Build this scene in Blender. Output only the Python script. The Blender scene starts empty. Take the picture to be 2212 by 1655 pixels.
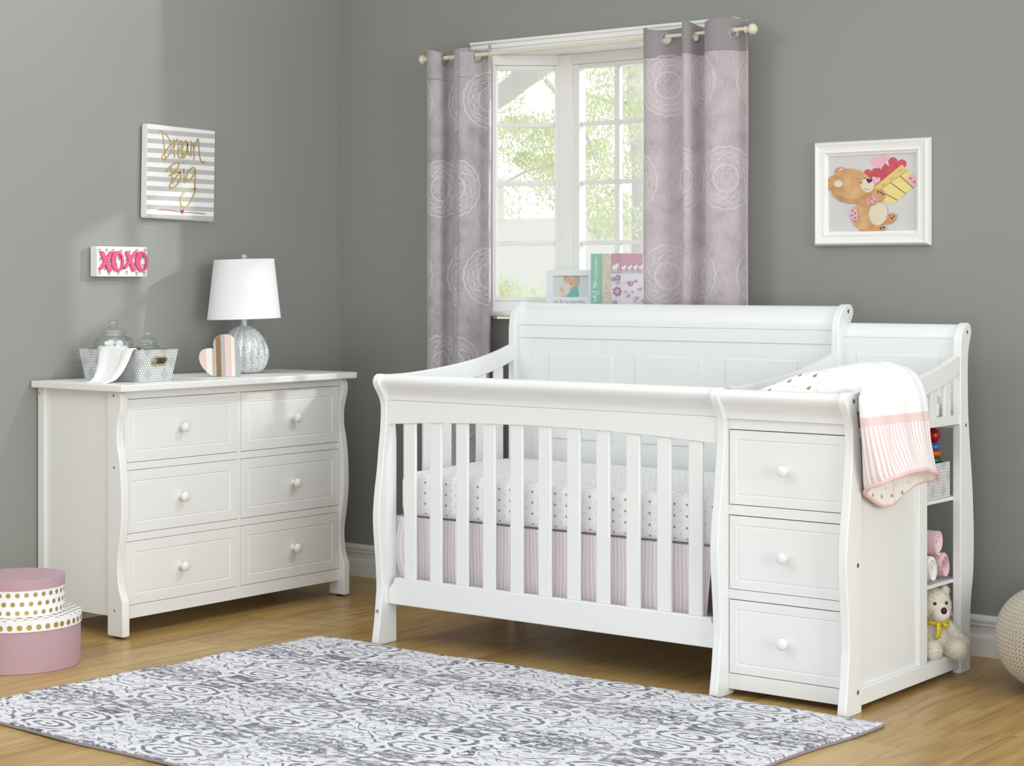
import bpy, bmesh, math, random
from mathutils import Vector, Matrix, noise
random.seed(7)
PI = math.pi
SC = bpy.context.scene
COL = SC.collection

# ------------------------------------------------------------------ node maths helper
def lin(v):
    v /= 255.0
    return v/12.92 if v <= 0.04045 else ((v+0.055)/1.055)**2.4
def c(r, g, b): return (lin(r), lin(g), lin(b), 1.0)

class V:
    """a scalar socket with operators"""
    def __init__(s, nt, sock): s.nt = nt; s.s = sock
    def _m(s, op, *a, clamp=False):
        n = s.nt.nodes.new('ShaderNodeMath'); n.operation = op; n.use_clamp = clamp
        for i, x in enumerate((s,)+a):
            if isinstance(x, V): s.nt.links.new(x.s, n.inputs[i])
            else: n.inputs[i].default_value = float(x)
        return V(s.nt, n.outputs[0])
    def __add__(s, o): return s._m('ADD', o)
    __radd__ = __add__
    def __sub__(s, o): return s._m('SUBTRACT', o)
    def __rsub__(s, o): return (s*-1.0)+o
    def __mul__(s, o): return s._m('MULTIPLY', o)
    __rmul__ = __mul__
    def __truediv__(s, o): return s._m('DIVIDE', o)
    def sin(s): return s._m('SINE')
    def cos(s): return s._m('COSINE')
    def abs(s): return s._m('ABSOLUTE')
    def fract(s): return s._m('FRACT')
    def floor(s): return s._m('FLOOR')
    def sqrt(s): return s._m('SQRT')
    def pow(s, o): return s._m('POWER', o)
    def mod(s, o): return s._m('FLOORED_MODULO', o)
    def atan2(s, o): return s._m('ARCTAN2', o)
    def lt(s, o): return s._m('LESS_THAN', o)
    def gt(s, o): return s._m('GREATER_THAN', o)
    def min(s, o): return s._m('MINIMUM', o)
    def max(s, o): return s._m('MAXIMUM', o)
    def clamp(s): return s._m('ADD', 0.0, clamp=True)
    def below(s, edge, soft):           # 1 where value < edge, soft ramp
        return ((edge - s)*(1.0/soft) + 0.5).clamp()

class M:
    """material builder"""
    def __init__(s, name, col=(0.8, 0.8, 0.8, 1), rough=0.5, metal=0.0, **kw):
        s.mat = bpy.data.materials.new(name); s.mat.use_nodes = True
        s.nt = s.mat.node_tree
        s.b = s.nt.nodes['Principled BSDF']; s.out = s.nt.nodes['Material Output']
        s.b.inputs['Base Color'].default_value = col
        s.b.inputs['Roughness'].default_value = rough
        s.b.inputs['Metallic'].default_value = metal
        for k, v in kw.items(): s.b.inputs[k.replace('_', ' ')].default_value = v
    def coords(s, kind='Object'):
        t = s.nt.nodes.new('ShaderNodeTexCoord'); p = s.nt.nodes.new('ShaderNodeSeparateXYZ')
        s.nt.links.new(t.outputs[kind], p.inputs[0]); s.tc = t.outputs[kind]
        return [V(s.nt, o) for o in p.outputs]
    def combine(s, *a):
        n = s.nt.nodes.new('ShaderNodeCombineXYZ')
        for i, x in enumerate(a):
            if isinstance(x, V): s.nt.links.new(x.s, n.inputs[i])
            else: n.inputs[i].default_value = x
        return n.outputs[0]
    def noise(s, vec=None, scale=5, detail=3, rough=0.5, dist=0.0):
        n = s.nt.nodes.new('ShaderNodeTexNoise')
        n.inputs['Scale'].default_value = scale; n.inputs['Detail'].default_value = detail
        n.inputs['Roughness'].default_value = rough; n.inputs['Distortion'].default_value = dist
        if vec is not None: s.nt.links.new(vec, n.inputs['Vector'])
        return V(s.nt, n.outputs[0])
    def mix(s, f, a, b):
        n = s.nt.nodes.new('ShaderNodeMix'); n.data_type = 'RGBA'
        if isinstance(f, V): s.nt.links.new(f.s, n.inputs[0])
        else: n.inputs[0].default_value = f
        for i, x in ((6, a), (7, b)):
            if isinstance(x, tuple): n.inputs[i].default_value = x
            else: s.nt.links.new(x, n.inputs[i])
        return n.outputs[2]
    def color(s, sock): s.nt.links.new(sock, s.b.inputs['Base Color']); return s
    def bump(s, h, strength=0.3, dist=0.01):
        n = s.nt.nodes.new('ShaderNodeBump'); n.inputs['Strength'].default_value = strength
        n.inputs['Distance'].default_value = dist
        s.nt.links.new(h.s, n.inputs['Height']); s.nt.links.new(n.outputs[0], s.b.inputs['Normal']); return s
    def translucent(s, f, colsock):
        t = s.nt.nodes.new('ShaderNodeBsdfTranslucent'); m = s.nt.nodes.new('ShaderNodeMixShader')
        if isinstance(colsock, tuple): t.inputs[0].default_value = colsock
        else: s.nt.links.new(colsock, t.inputs[0])
        m.inputs[0].default_value = f
        s.nt.links.new(s.b.outputs[0], m.inputs[1]); s.nt.links.new(t.outputs[0], m.inputs[2])
        s.nt.links.new(m.outputs[0], s.out.inputs[0]); return s

def heart_mask(a, b, size, soft=0.12):
    """a,b local coords around the centre in metres, b up"""
    x = a*(1.0/size); y = b*(1.0/size)
    q = y*1.18 - x.abs().sqrt()*0.85 + 0.25
    return (x*x*1.15 + q*q).below(0.9, soft)

# ------------------------------------------------------------------ materials
MT = {}
m = M('white_paint', (0.82, 0.835, 0.83, 1), 0.38); m.b.inputs['Coat Weight'].default_value = 0.15
x, y, z = m.coords(); m.bump(m.noise(m.tc, 260, 2), 0.03, 0.002); MT['white'] = m.mat
m = M('warm_white_paint', (0.80, 0.805, 0.785, 1), 0.42); m.coords(); m.bump(m.noise(m.tc, 260, 2), 0.03, 0.002); MT['dresser'] = m.mat
m = M('trim_white', (0.80, 0.79, 0.76, 1), 0.45); m.coords(); m.bump(m.noise(m.tc, 90, 3), 0.05, 0.002); MT['trim'] = m.mat
m = M('window_white', (0.86, 0.86, 0.84, 1), 0.45); m.coords(); m.bump(m.noise(m.tc, 120, 2), 0.03, 0.002); MT['window'] = m.mat

m = M('grey_wall', (0.3, 0.3, 0.28, 1), 0.62); m.coords()
n1 = m.noise(m.tc, 1.7, 3); n2 = m.noise(m.tc, 240, 2)
m.color(m.mix(n1, c(142, 144, 139), c(148, 149, 145))); m.bump(n2, 0.05, 0.003); MT['wall'] = m.mat
m = M('flag_white', (0.75, 0.75, 0.74, 1), 0.7); m.coords(); m.bump(m.noise(m.tc, 90, 2), 0.05, 0.003); MT['flagmat'] = m.mat  # for the added board that shapes the corner lamp's beam

# floor: oak boards running along y
m = M('oak_floor', (0.5, 0.3, 0.15, 1), 0.34); x, y, z = m.coords()
W, Lb = 0.19, 1.25
row = (x/W).floor(); off = (row*0.377).fract()
brd = (y/Lb + off).floor()
seed = ((row*12.9898 + brd*78.233).sin()*43758.5).fract()
fx = (x/W).fract(); fy = (y/Lb + off).fract()
gap = ((fx - 0.5).abs().gt(0.4935)).max((fy - 0.5).abs().gt(0.4988))
gv = m.combine(x*9.0 + seed*31.0, y*1.0 + seed*17.0, seed*5.0)
g1 = m.noise(gv, 2.2, 6, 0.62, 0.9)
gv2 = m.combine(x*60.0 + seed*11.0, y*2.2 + seed*7.0, 0.0)
g2 = m.noise(gv2, 2.0, 4, 0.6, 0.3)
f = ((g1 - 0.34)*2.3).clamp()
base = m.mix(f, c(150, 114, 58), c(196, 162, 100))
base = m.mix(((seed-0.35)*0.55).clamp(), base, c(206, 178, 118))
base = m.mix(((g2 - 0.55)*3.5).clamp()*0.55, base, c(112, 80, 44))
base = m.mix(gap*0.55, base, c(80, 54, 30))
m.color(base); m.bump(g2*0.3 - gap*1.0, 0.12, 0.003); MT['floor'] = m.mat

# rug
m = M('damask_rug', (0.7, 0.7, 0.72, 1), 0.95); x, y, z = m.coords(); x0, y0 = x, y
wv = m.noise(m.tc, 11, 3); wv2 = m.noise(m.tc, 31, 2)
x = x + (wv - 0.5)*0.035 + (wv2 - 0.5)*0.012; y = y + (wv2 - 0.5)*0.024
CX, CY = 0.50, 0.42
def medal(px, py):
    a = ((px/CX).fract() - 0.5)*CX; b = ((py/CY).fract() - 0.5)*CY
    return a, b
a, b = medal(x, y); aa, bb = a.abs(), b.abs()
# a stack of two eyes above and below each cell centre, mirrored scrolls elsewhere
b1_ = bb - 0.062; r1 = (a*a*0.62 + b1_*b1_*2.3).sqrt()
eye = ((r1*(2*PI/0.034) + 0.9).sin().gt(0.25))*r1.lt(0.098)
sn = m.noise(m.combine(aa*1.0, bb*1.25, 0.0), 9.5, 1.0, 0.5, 1.0); sn2 = m.noise(m.combine(aa*1.0, bb*1.6, 3.0), 17, 1.0, 0.5, 0.8)
scroll = ((sn*30.0).sin().gt(0.50))*(r1.gt(0.094)); leaf = ((sn2*22.0).sin().gt(0.78))*(r1.gt(0.094))
a2, b2 = medal(x + CX/2, y + CY/2); r2 = (a2*a2 + b2*b2*1.4).sqrt(); th2 = b2.atan2(a2)
pet = (th2*6.0).cos().abs()*0.034 + 0.030
flower = ((r2 - pet).abs().lt(0.008)).max(r2.lt(0.012)); halo = ((th2*9.0).sin().gt(0.1))*((r2 - 0.092).abs().lt(0.012))
wav = bb - (aa - 0.125)*(aa - 0.125)*1.6; lens = ((wav*(2*PI/0.030)).sin().gt(0.55))*(bb.gt(0.165))
pat = eye.max(flower).max(halo).max(lens).max(scroll).max(leaf*0.7)
cnv = m.combine(x0*1.0, y0*2.2, 0.0)
dis = m.noise(cnv, 26, 4, 0.65); dis2 = m.noise(m.combine(x0*30.0, y0*90.0, 0.0), 6, 3); big = m.noise(m.tc, 3.5, 2)
mk = pat*((dis - 0.33)*5.0).clamp()*(0.55 + big*0.8) + ((dis - 0.58)*2.0).clamp()*0.35
mk = mk*(0.6 + dis2*0.9)
base = m.mix(big, c(214, 214, 218), c(232, 231, 233))
m.color(m.mix((mk*0.92).clamp(), base, c(96, 96, 112))); m.bump(m.noise(m.tc, 700, 2) + mk*0.3, 0.35, 0.004); MT['rug'] = m.mat
m = M('rug_binding', c(150, 140, 145), 0.9); x, y, z = m.coords(); m.bump(((x + y)*1400.0).sin(), 0.4, 0.002); MT['rugedge'] = m.mat

# linen curtain with embroidered medallions : uv = (arc, height) in metres
def curtain_mat(name, body, shade, header, hz, trans, tcol, phase):
    m = M(name, body, 0.8); u, v, w = m.coords('UV')
    m.b.inputs['Sheen Weight'].default_value = 0.3
    def rosette(u, v, ou, ov):
        a = ((u + ou)/0.31).fract()*0.31 - 0.155; b = ((v + ov)/0.70).fract()*0.70 - 0.35
        r = (a*a + b*b).sqrt(); th = b.atan2(a)
        L = lambda R, w: (r - R).abs().below(w, 0.0012)
        o = L((th*18.0).sin()*0.0022 + 0.110, 0.0011).max(L((th*18.0).sin()*0.0022 + 0.1145, 0.0009))
        o = o.max(((r - 0.093).abs() - ((th*24.0).sin().abs()*0.0058)).abs().below(0.0011, 0.001)*r.gt(0.085))
        o = o.max(L((th*6.0).sin().abs()*0.021 + 0.056, 0.0011)).max(L((th*6.0 + 0.5).cos().abs()*0.017 + 0.058, 0.0010))
        o = o.max(L((th*12.0).sin()*0.006 + 0.078, 0.0010))
        o = o.max(L(0.0515, 0.001)).max(L(0.0455, 0.001)).max(((th*36.0).sin().gt(0.2))*L(0.0485, 0.0012))
        o = o.max(L((th*4.0).sin().abs()*0.024 + 0.014, 0.0011)).max(L((th*4.0 + 0.7).cos().abs()*0.012 + 0.009, 0.0010))
        return o
    e = rosette(u, v, 0.02 + phase, 0.0 + 0.13).max(rosette(u, v, 0.175 + phase, 0.35 + 0.13))
    wv = m.combine(u*900.0, v*70.0, 0.0); wf = m.combine(u*90.0, v*900.0, 0.0)
    slub = m.noise(wv, 0.5, 3); slub2 = m.noise(wf, 0.5, 2); cl = m.noise(m.tc, 14, 3)
    f = ((slub*1.1 + slub2*0.35 + cl*0.9 - 0.92)*1.6 + 0.45).clamp()
    col = m.mix(f, shade, body)
    hd = v.gt(hz)
    if header is not None: col = m.mix(hd, col, header)
    seam = (v - hz).abs().lt(0.0014)
    col = m.mix(seam*0.5, col, c(90, 84, 92))
    col = m.mix(e, col, c(250, 248, 249))
    m.color(col); m.bump(slub + e*1.5, 0.25, 0.002)
    m.translucent(trans, m.mix(e*0.5, tcol, c(225, 215, 220)))
    return m.mat
MT['curtL'] = curtain_mat('linen_left', c(206, 200, 204), c(142, 133, 141), None, 2.06, 0.25, c(214, 206, 214), 0.0)
MT['curtR'] = curtain_mat('linen_backlit', c(220, 212, 216), c(166, 155, 161), c(168, 163, 168), 2.075, 0.35, c(226, 212, 218), 0.13)  # window backlight put into the colour: pinker body, greyer header

m = M('white_cotton_hearts', c(240, 240, 242), 0.85); u, v, w = m.coords('UV')
def heart_lattice(m, u, v, cw, ch, size, bg):
    a = ((u/cw).fract() - 0.5)*cw; b = ((v/ch).fract() - 0.5)*ch
    g = heart_mask(a, b, size)
    a2 = ((u/cw + 0.5).fract() - 0.5)*cw; b2 = ((v/ch + 0.5).fract() - 0.5)*ch
    p = heart_mask(a2, b2, size)
    col = m.mix(g, bg, c(168, 142, 92)); return m.mix(p, col, c(240, 215, 212))
m.color(heart_lattice(m, u, v, 0.046, 0.036, 0.0048, c(240, 240, 243))); m.bump(m.noise(m.tc, 60, 3), 0.05, 0.004); MT['sheet'] = m.mat
m = M('quilt_hearts', c(245, 245, 245), 0.85); u, v, w = m.coords('UV')
m.color(heart_lattice(m, u, v, 0.07, 0.055, 0.0075, c(244, 243, 242))); m.bump(m.noise(m.tc, 60, 3), 0.08, 0.004); MT['qhearts'] = m.mat
def stripes(name, per, a, b, duty=0.5, rough=0.85):
    m = M(name, a, rough); u, v, w = m.coords('UV')
    s = ((u/per).fract() - 0.5).abs().below(duty/2, 0.06)
    s = s*(0.75 + (((u/per*0.5).fract()).gt(0.5))*0.25)
    m.color(m.mix(s, a, b)); m.bump(m.noise(m.tc, 300, 2), 0.1, 0.002); return m.mat
MT['skirt'] = stripes('pink_stripe_cotton', 0.0135, c(238, 236, 240), c(230, 211, 212), 0.55)
# comforter top: white with spray of hearts near the head end, pink strip, stripes : uv=(across, along)
m = M('comforter_face', c(245, 245, 247), 0.85); u, v, w = m.coords('UV')
a = ((u/0.026).fract() - 0.5)*0.026; rw = (v/0.03).floor()
b = ((v/0.03).fract() - 0.5)*0.03
a = ((u/0.026 + rw*0.5).fract() - 0.5)*0.026
hid = ((u/0.026 + rw*0.5).floor()*12.99 + rw*78.2).sin()*43758.5
hid = hid.fract()
hm = heart_mask(a, b, 0.0085, 0.15)*(v.lt(0.27))*hid.gt(0.35)
gm = hm*hid.gt(0.82)
col = m.mix(hm, c(245, 245, 248), c(244, 226, 224)); col = m.mix(gm, col, c(170, 140, 84))
strip = (v - 0.535).abs().lt(0.013)
sp = ((u/0.0155).fract() - 0.5).abs().below(0.25, 0.06)*v.gt(0.548)
col = m.mix(strip, col, c(233, 208, 206)); col = m.mix(sp, col, c(232, 209, 208))
m.color(col); m.bump(m.noise(m.combine(u*8.0, v*3.0, 0.0), 5, 3), 0.25, 0.01); MT['comf'] = m.mat
MT['piping'] = M('pink_piping', c(232, 198, 196), 0.8).mat

def dotbox(name, dark=c(184, 185, 188)):
    m = M(name, dark, 0.7); x, y, z = m.coords()
    u = x + y; s = 0.0115
    row = (z/(s*0.8)).floor()
    a = ((u/s + row*0.5).fract() - 0.5)*1.0; b = ((z/(s*0.8)).fract() - 0.5)*1.0
    d = (a*a*1.7 + b*b*0.9).sqrt().below(0.36, 0.1)
    k = ((((u/0.075).fract() - 0.5).abs() + ((z/0.085 + 0.2).fract() - 0.5).abs()) - 0.5).abs().lt(0.235)
    m.color(m.mix(d*k, dark, c(232, 233, 236))); return m.mat
MT['dotbox'] = dotbox('grey_dotted_paper')
MT['boxin'] = M('box_inside', c(120, 120, 122), 0.8).mat
def golddots(name, per, rad, planar):
    m = M(name, c(236, 236, 238), 0.5); u, v, w = m.coords('UV')
    row = (v/per).floor()
    a = (u/(per) + row*0.5).fract() - 0.5; b = (v/per).fract() - 0.5
    d = (a*a + b*b).sqrt().below(rad, 0.06)
    n = m.noise(m.tc, 3.5, 2)
    m.color(m.mix(d, c(236, 236, 239), m.mix(n, c(150, 118, 52), c(204, 182, 120))))
    met = d*0.55; m.nt.links.new(met.s, m.b.inputs['Metallic']); return m.mat
MT['gdots'] = golddots('white_gold_dots', 0.0285, 0.27, False)
MT['gdots2'] = golddots('white_gold_dots_lid', 0.030, 0.30, True)
m = M('pink_card', c(182, 150, 160), 0.6); m.coords(); m.bump(m.noise(m.tc, 200, 2), 0.04, 0.002); MT['pink'] = m.mat

m = M('silver_speckle', c(200, 202, 204), 0.42, 0.25); m.coords(); sp = m.noise(m.tc, 230, 2, 0.6)
m.color(m.mix(((sp - 0.52)*9.0).clamp(), c(222, 224, 226), c(146, 150, 154))); m.bump(sp, 0.15, 0.002); MT['lampbase'] = m.mat
m = M('white_linen_shade', c(250, 251, 253), 0.85); x, y, z = m.coords(); m.bump((z*2600.0).sin() + ((x + y)*2600.0).sin(), 0.06, 0.001)
m.translucent(0.2, c(250, 250, 252)); MT['shade'] = m.mat
MT['bolt'] = M('steel_bolt', c(168, 168, 168), 0.4, 0.1).mat
MT['boltw'] = M('white_bolt_cap', c(225, 225, 222), 0.4).mat
MT['dark'] = M('dark_gap', c(46, 44, 42), 0.8).mat
MT['blackfoot'] = M('black_glide', c(30, 29, 28), 0.6).mat
MT['gold'] = M('brushed_gold', c(206, 186, 120), 0.28, 0.85).mat
MT['goldink'] = M('gold_foil', c(196, 168, 92), 0.32, 0.6).mat
MT['cream'] = M('cream_enamel', c(222, 218, 200), 0.4).mat
MT['ringmetal'] = M('pewter_ring', c(178, 176, 168), 0.35, 0.6).mat
MT['chrome'] = M('chrome', c(200, 200, 205), 0.15, 1.0).mat
def glassmat(name, tint=(0.96, 0.98, 0.97, 1), refl=0.9, base=0.05):
    m = M(name); nt = m.nt
    t = nt.nodes.new('ShaderNodeBsdfTransparent'); t.inputs[0].default_value = tint
    g = nt.nodes.new('ShaderNodeBsdfGlossy'); g.inputs['Roughness'].default_value = 0.03
    fr = nt.nodes.new('ShaderNodeLayerWeight'); fr.inputs[0].default_value = 0.5
    mx = nt.nodes.new('ShaderNodeMixShader'); f = V(nt, fr.outputs['Facing']).pow(4.0)*refl + base
    nt.links.new(f.s, mx.inputs[0]); nt.links.new(t.outputs[0], mx.inputs[1]); nt.links.new(g.outputs[0], mx.inputs[2])
    nt.links.new(mx.outputs[0], m.out.inputs[0]); return m.mat
MT['glass'] = glassmat('window_glass', (0.99, 0.99, 0.99, 1), 0.4, 0.0)
MT['jar'] = glassmat('jar_glass', (0.975, 0.985, 0.98, 1), 0.65, 0.075)
def plain(name, col, rough=0.7, **kw): MT[name] = M(name, col, rough, **kw).mat
m = M('cotton', c(246, 246, 247), 0.95); m.coords(); m.bump(m.noise(m.tc, 160, 3), 0.4, 0.004); MT['cotton'] = m.mat
m = M('waffle_towel', c(252, 252, 252), 0.95); u, v, w = m.coords('UV')
m.bump((u*(2*PI/0.0075)).sin()*((v*(2*PI/0.0062)).sin()), 0.45, 0.004); MT['waffle'] = m.mat
def plush(name, col, sc=220):
    m = M(name, col, 0.95); m.b.inputs['Sheen Weight'].default_value = 0.4; m.coords()
    n = m.noise(m.tc, sc, 3); m.bump(n, 0.35, 0.003); MT[name] = m.mat
plush('pink_plush', c(236, 202, 208)); plush('rose_plush', c(226, 184, 192)); plush('white_plush', c(240, 239, 233)); plush('bear_fur', c(232, 226, 212), 300)
plush('bear_muzzle', c(240, 235, 224), 300)
plain('pad_white', c(246, 245, 238), 0.85)
plain('nose_brown', c(58, 30, 20), 0.5); plain('eye_black', c(18, 18, 20), 0.15)
m = M('yellow_ribbon', c(232, 206, 30), 0.4); MT['ribbon'] = m.mat
plain('red_lacquer', c(150, 8, 14), 0.18); plain('blue_lacquer', c(52, 104, 176), 0.2); plain('orange_lacquer', c(186, 88, 18), 0.2)
plain('green_lacquer', c(16, 88, 40), 0.2); plain('navy_lacquer', c(44, 34, 128), 0.2); plain('birch', c(206, 176, 130), 0.5)
m = M('knit_cord', c(205, 197, 182), 0.95); m.coords(); m.bump(m.noise(m.tc, 420, 3), 0.35, 0.003); MT['knit'] = m.mat
plain('mint', c(150, 205, 182), 0.6); plain('page', c(240, 238, 230), 0.8)
m = M('beige_scroll', c(222, 214, 200), 0.6); m.coords(); n = m.noise(m.tc, 30, 2, 0.5, 1.5)
m.color(m.mix(((n*26.0).sin()).gt(0.75)*0.6, c(224, 217, 204), c(190, 180, 164))); MT['beige'] = m.mat
plain('rosepink', c(214, 168, 186), 0.6); plain('paleflower', c(236, 234, 240), 0.6); plain('mauve', c(190, 146, 172), 0.6); plain('silverband', c(196, 196, 204), 0.4)
plain('white_ink', c(246, 246, 246), 0.6); plain('grey_ink', c(176, 176, 180), 0.6); plain('frame_white', c(238, 240, 244), 0.4)
plain('black_ink', c(24, 24, 26), 0.6); plain('heartred', c(176, 62, 96), 0.5)
plain('hotpink', c(212, 84, 132), 0.5)
plain('sign_white', c(240, 239, 235), 0.5)
m = M('sign_stripes', c(240, 240, 240), 0.33); x, y, z = m.coords()
s = ((z/0.0362).fract()).lt(0.5); m.color(m.mix(s, c(236, 236, 238), c(186, 187, 185))); MT['signstripe'] = m.mat
# bear print colours
m = M('print_fawn', c(214, 168, 116), 0.7); m.coords(); m.color(m.mix(((m.noise(m.tc, 22, 4) - 0.3)*2.0).clamp(), c(196, 144, 96), c(224, 188, 142))); MT['fawn'] = m.mat
m = M('print_tan', c(196, 150, 104), 0.7); m.coords(); m.color(m.mix(((m.noise(m.tc, 40, 4) - 0.3)*2.0).clamp(), c(184, 130, 88), c(212, 168, 122))); MT['tan'] = m.mat
plain('print_cream', c(224, 212, 188), 0.7); plain('print_red', c(206, 84, 98), 0.7); plain('print_darkred', c(190, 78, 90), 0.7); plain('print_pink', c(232, 178, 194), 0.7)
plain('print_yellow', c(232, 214, 140), 0.7); plain('print_straw', c(222, 200, 122), 0.7); plain('print_brown', c(170, 108, 88), 0.7); plain('print_ink', c(64, 46, 60), 0.7)
plain('print_ground', c(208, 208, 208), 0.5); plain('print_plum', c(170, 112, 140), 0.7)
plain('skin_print', c(226, 186, 158), 0.6); plain('teal_print', c(126, 186, 178), 0.6); plain('hair_print', c(190, 182, 168), 0.6); plain('babyhair_print', c(206, 176, 136), 0.6)
plain('photo_ground', c(214, 224, 224), 0.5); plain('knit_print', c(222, 220, 216), 0.6)
# heart ornament paint stripes
m = M('painted_planks', c(220, 214, 210), 0.6); x, y, z = m.coords(); MT['hstripe_c'] = None
m.mat.name = 'painted_planks_base'; MT['hbase'] = m.mat
plain('h_pink', c(216, 190, 190), 0.6); plain('h_white', c(222, 218, 212), 0.6); plain('h_grey', c(166, 167, 172), 0.6)
m = M('h_brown', c(126, 100, 76), 0.7); m.coords(); m.color(m.mix(m.noise(m.tc, 60, 4), c(104, 80, 58), c(150, 122, 94))); MT['h_brown'] = m.mat
# garden: overexposed, hazy look washed into the pale base colours
m = M('leaf_sun_wash', c(222, 230, 178), 0.8); m.coords(); n = m.noise(m.tc, 5.0, 3)
m.color(m.mix(((n - 0.35)*3.0).clamp(), c(210, 217, 192), c(238, 241, 214))); m.translucent(0.4, c(240, 243, 218)); MT['leaf'] = m.mat  # bright sun on the leaves mixed into their colour
m = M('leaf_shade_wash', c(205, 212, 188), 0.8); m.coords(); n = m.noise(m.tc, 4.0, 3)
m.color(m.mix(((n - 0.35)*3.0).clamp(), c(203, 210, 190), c(232, 236, 212))); m.translucent(0.35, c(232, 237, 214)); MT['leaf2'] = m.mat  # shaded copy of the leaf, tone and haze in the colour
m = M('hazed_bark', c(186, 184, 182), 0.9); m.coords(); m.color(m.mix(m.noise(m.tc, 12, 4), c(212, 210, 208), c(224, 222, 221))); MT['bark'] = m.mat  # bark paled to carry the outdoor haze
m = M('washed_lawn', c(236, 234, 214), 0.95); m.coords(); m.color(m.mix(m.noise(m.tc, 1.5, 4), c(240, 241, 230), c(247, 246, 238))); MT['lawn'] = m.mat  # near-white grass colour holds the sun's overexposure
plain('far_wall', c(238, 238, 234), 0.9)

# ------------------------------------------------------------------ mesh helpers
ORG = {}
def BM(): return bmesh.new()
def box(bm, x0, x1, y0, y1, z0, z1, mi=0):
    v = [bm.verts.new((X, Y, Z)) for X in (x0, x1) for Y in (y0, y1) for Z in (z0, z1)]
    for q in ((0, 1, 3, 2), (4, 6, 7, 5), (0, 4, 5, 1), (2, 3, 7, 6), (0, 2, 6, 4), (1, 5, 7, 3)):
        f = bm.faces.new([v[i] for i in q]); f.material_index = mi
    return v
def prism(bm, pts, axis, lo, hi, mi=0):
    """pts: polygon (a,b); axis 0: (y,z) extruded in x; 1: (x,z) in y; 2: (x,y) in z"""
    def P(p, t): return ((t, p[0], p[1]), (p[0], t, p[1]), (p[0], p[1], t))[axis]
    A = [bm.verts.new(P(p, lo)) for p in pts]; B = [bm.verts.new(P(p, hi)) for p in pts]; n = len(pts)
    fs = [bm.faces.new(A), bm.faces.new(B[::-1])]
    for i in range(n): fs.append(bm.faces.new((A[i], B[i], B[(i+1) % n], A[(i+1) % n])))
    for f in fs: f.material_index = mi
    return A + B
def lathe(bm, prof, cx=0, cy=0, cz=0, seg=32, mi=0, fn=None, close=True, ax='z'):
    rings = []
    for r, h in prof:
        ring = []
        for k in range(seg):
            t = 2*PI*k/seg; rr = r*(fn(t, h) if fn else 1.0)
            p = (rr*math.cos(t), rr*math.sin(t), h)
            if ax == 'x': p = (p[2], p[0], p[1])
            ring.append(bm.verts.new((cx+p[0], cy+p[1], cz+p[2])))
        rings.append(ring)
    for A, B in zip(rings, rings[1:]):
        for k in range(seg):
            f = bm.faces.new((A[k], A[(k+1) % seg], B[(k+1) % seg], B[k])); f.material_index = mi
    if close:
        for R, s in ((rings[0], -1), (rings[-1], 1)):
            f = bm.faces.new(R if s > 0 else R[::-1]); f.material_index = mi
    return rings
def tube(bm, pts, rad, seg=8, mi=0, closed=False):
    pts = [Vector(p) for p in pts]; n = len(pts); rings = []
    s0 = None
    for i, p in enumerate(pts):
        a = pts[i-1] if (i or closed) else p; b = pts[(i+1) % n] if (i < n-1 or closed) else p
        d = (b - a).normalized()
        if s0 is None:
            s = d.cross(Vector((0, 0, 1)))
            if s.length < 0.2: s = d.cross(Vector((1, 0, 0)))
        else: s = s0 - d*s0.dot(d)
        s.normalize(); s0 = s; t = s.cross(d).normalized(); r = rad[i] if isinstance(rad, (list, tuple)) else rad
        rings.append([bm.verts.new(p + (s*math.cos(2*PI*k/seg) + t*math.sin(2*PI*k/seg))*r) for k in range(seg)])
    prs = list(zip(rings, rings[1:])) + ([(rings[-1], rings[0])] if closed else [])
    for A, B in prs:
        for k in range(seg): bm.faces.new((A[k], A[(k+1) % seg], B[(k+1) % seg], B[k])).material_index = mi
    if not closed:
        bm.faces.new(rings[0][::-1]).material_index = mi; bm.faces.new(rings[-1]).material_index = mi
def torus(bm, cpos, nrm, R, r, seg=28, sub=8, mi=0, sx=1.0):
    n = Vector(nrm).normalized(); u = n.cross(Vector((0, 0, 1)))
    if u.length < 1e-3: u = Vector((1, 0, 0))
    u.normalize(); v = n.cross(u)
    tube_pts = [Vector(cpos) + u*math.cos(2*PI*k/seg)*R*sx + v*math.sin(2*PI*k/seg)*R for k in range(seg)]
    rings = []
    for k, p in enumerate(tube_pts):
        d = (p - Vector(cpos)).normalized()
        rings.append([bm.verts.new(p + (d*math.cos(2*PI*j/sub) + n*math.sin(2*PI*j/sub))*r) for j in range(sub)])
    for k in range(seg):
        A, B = rings[k], rings[(k+1) % seg]
        for j in range(sub): bm.faces.new((A[j], A[(j+1) % sub], B[(j+1) % sub], B[j])).material_index = mi
def ball(bm, cpos, r, seg=20, rings=14, sc=(1, 1, 1), mi=0, rot=None):
    res = bmesh.ops.create_uvsphere(bm, u_segments=seg, v_segments=rings, radius=r)
    R = rot or Matrix.Identity(3)
    for v in res['verts']:
        p = Vector((v.co.x*sc[0], v.co.y*sc[1], v.co.z*sc[2])); v.co = R @ p + Vector(cpos)
    if mi:
        for v in res['verts']:
            for f in v.link_faces: f.material_index = mi
    return res['verts']
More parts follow.
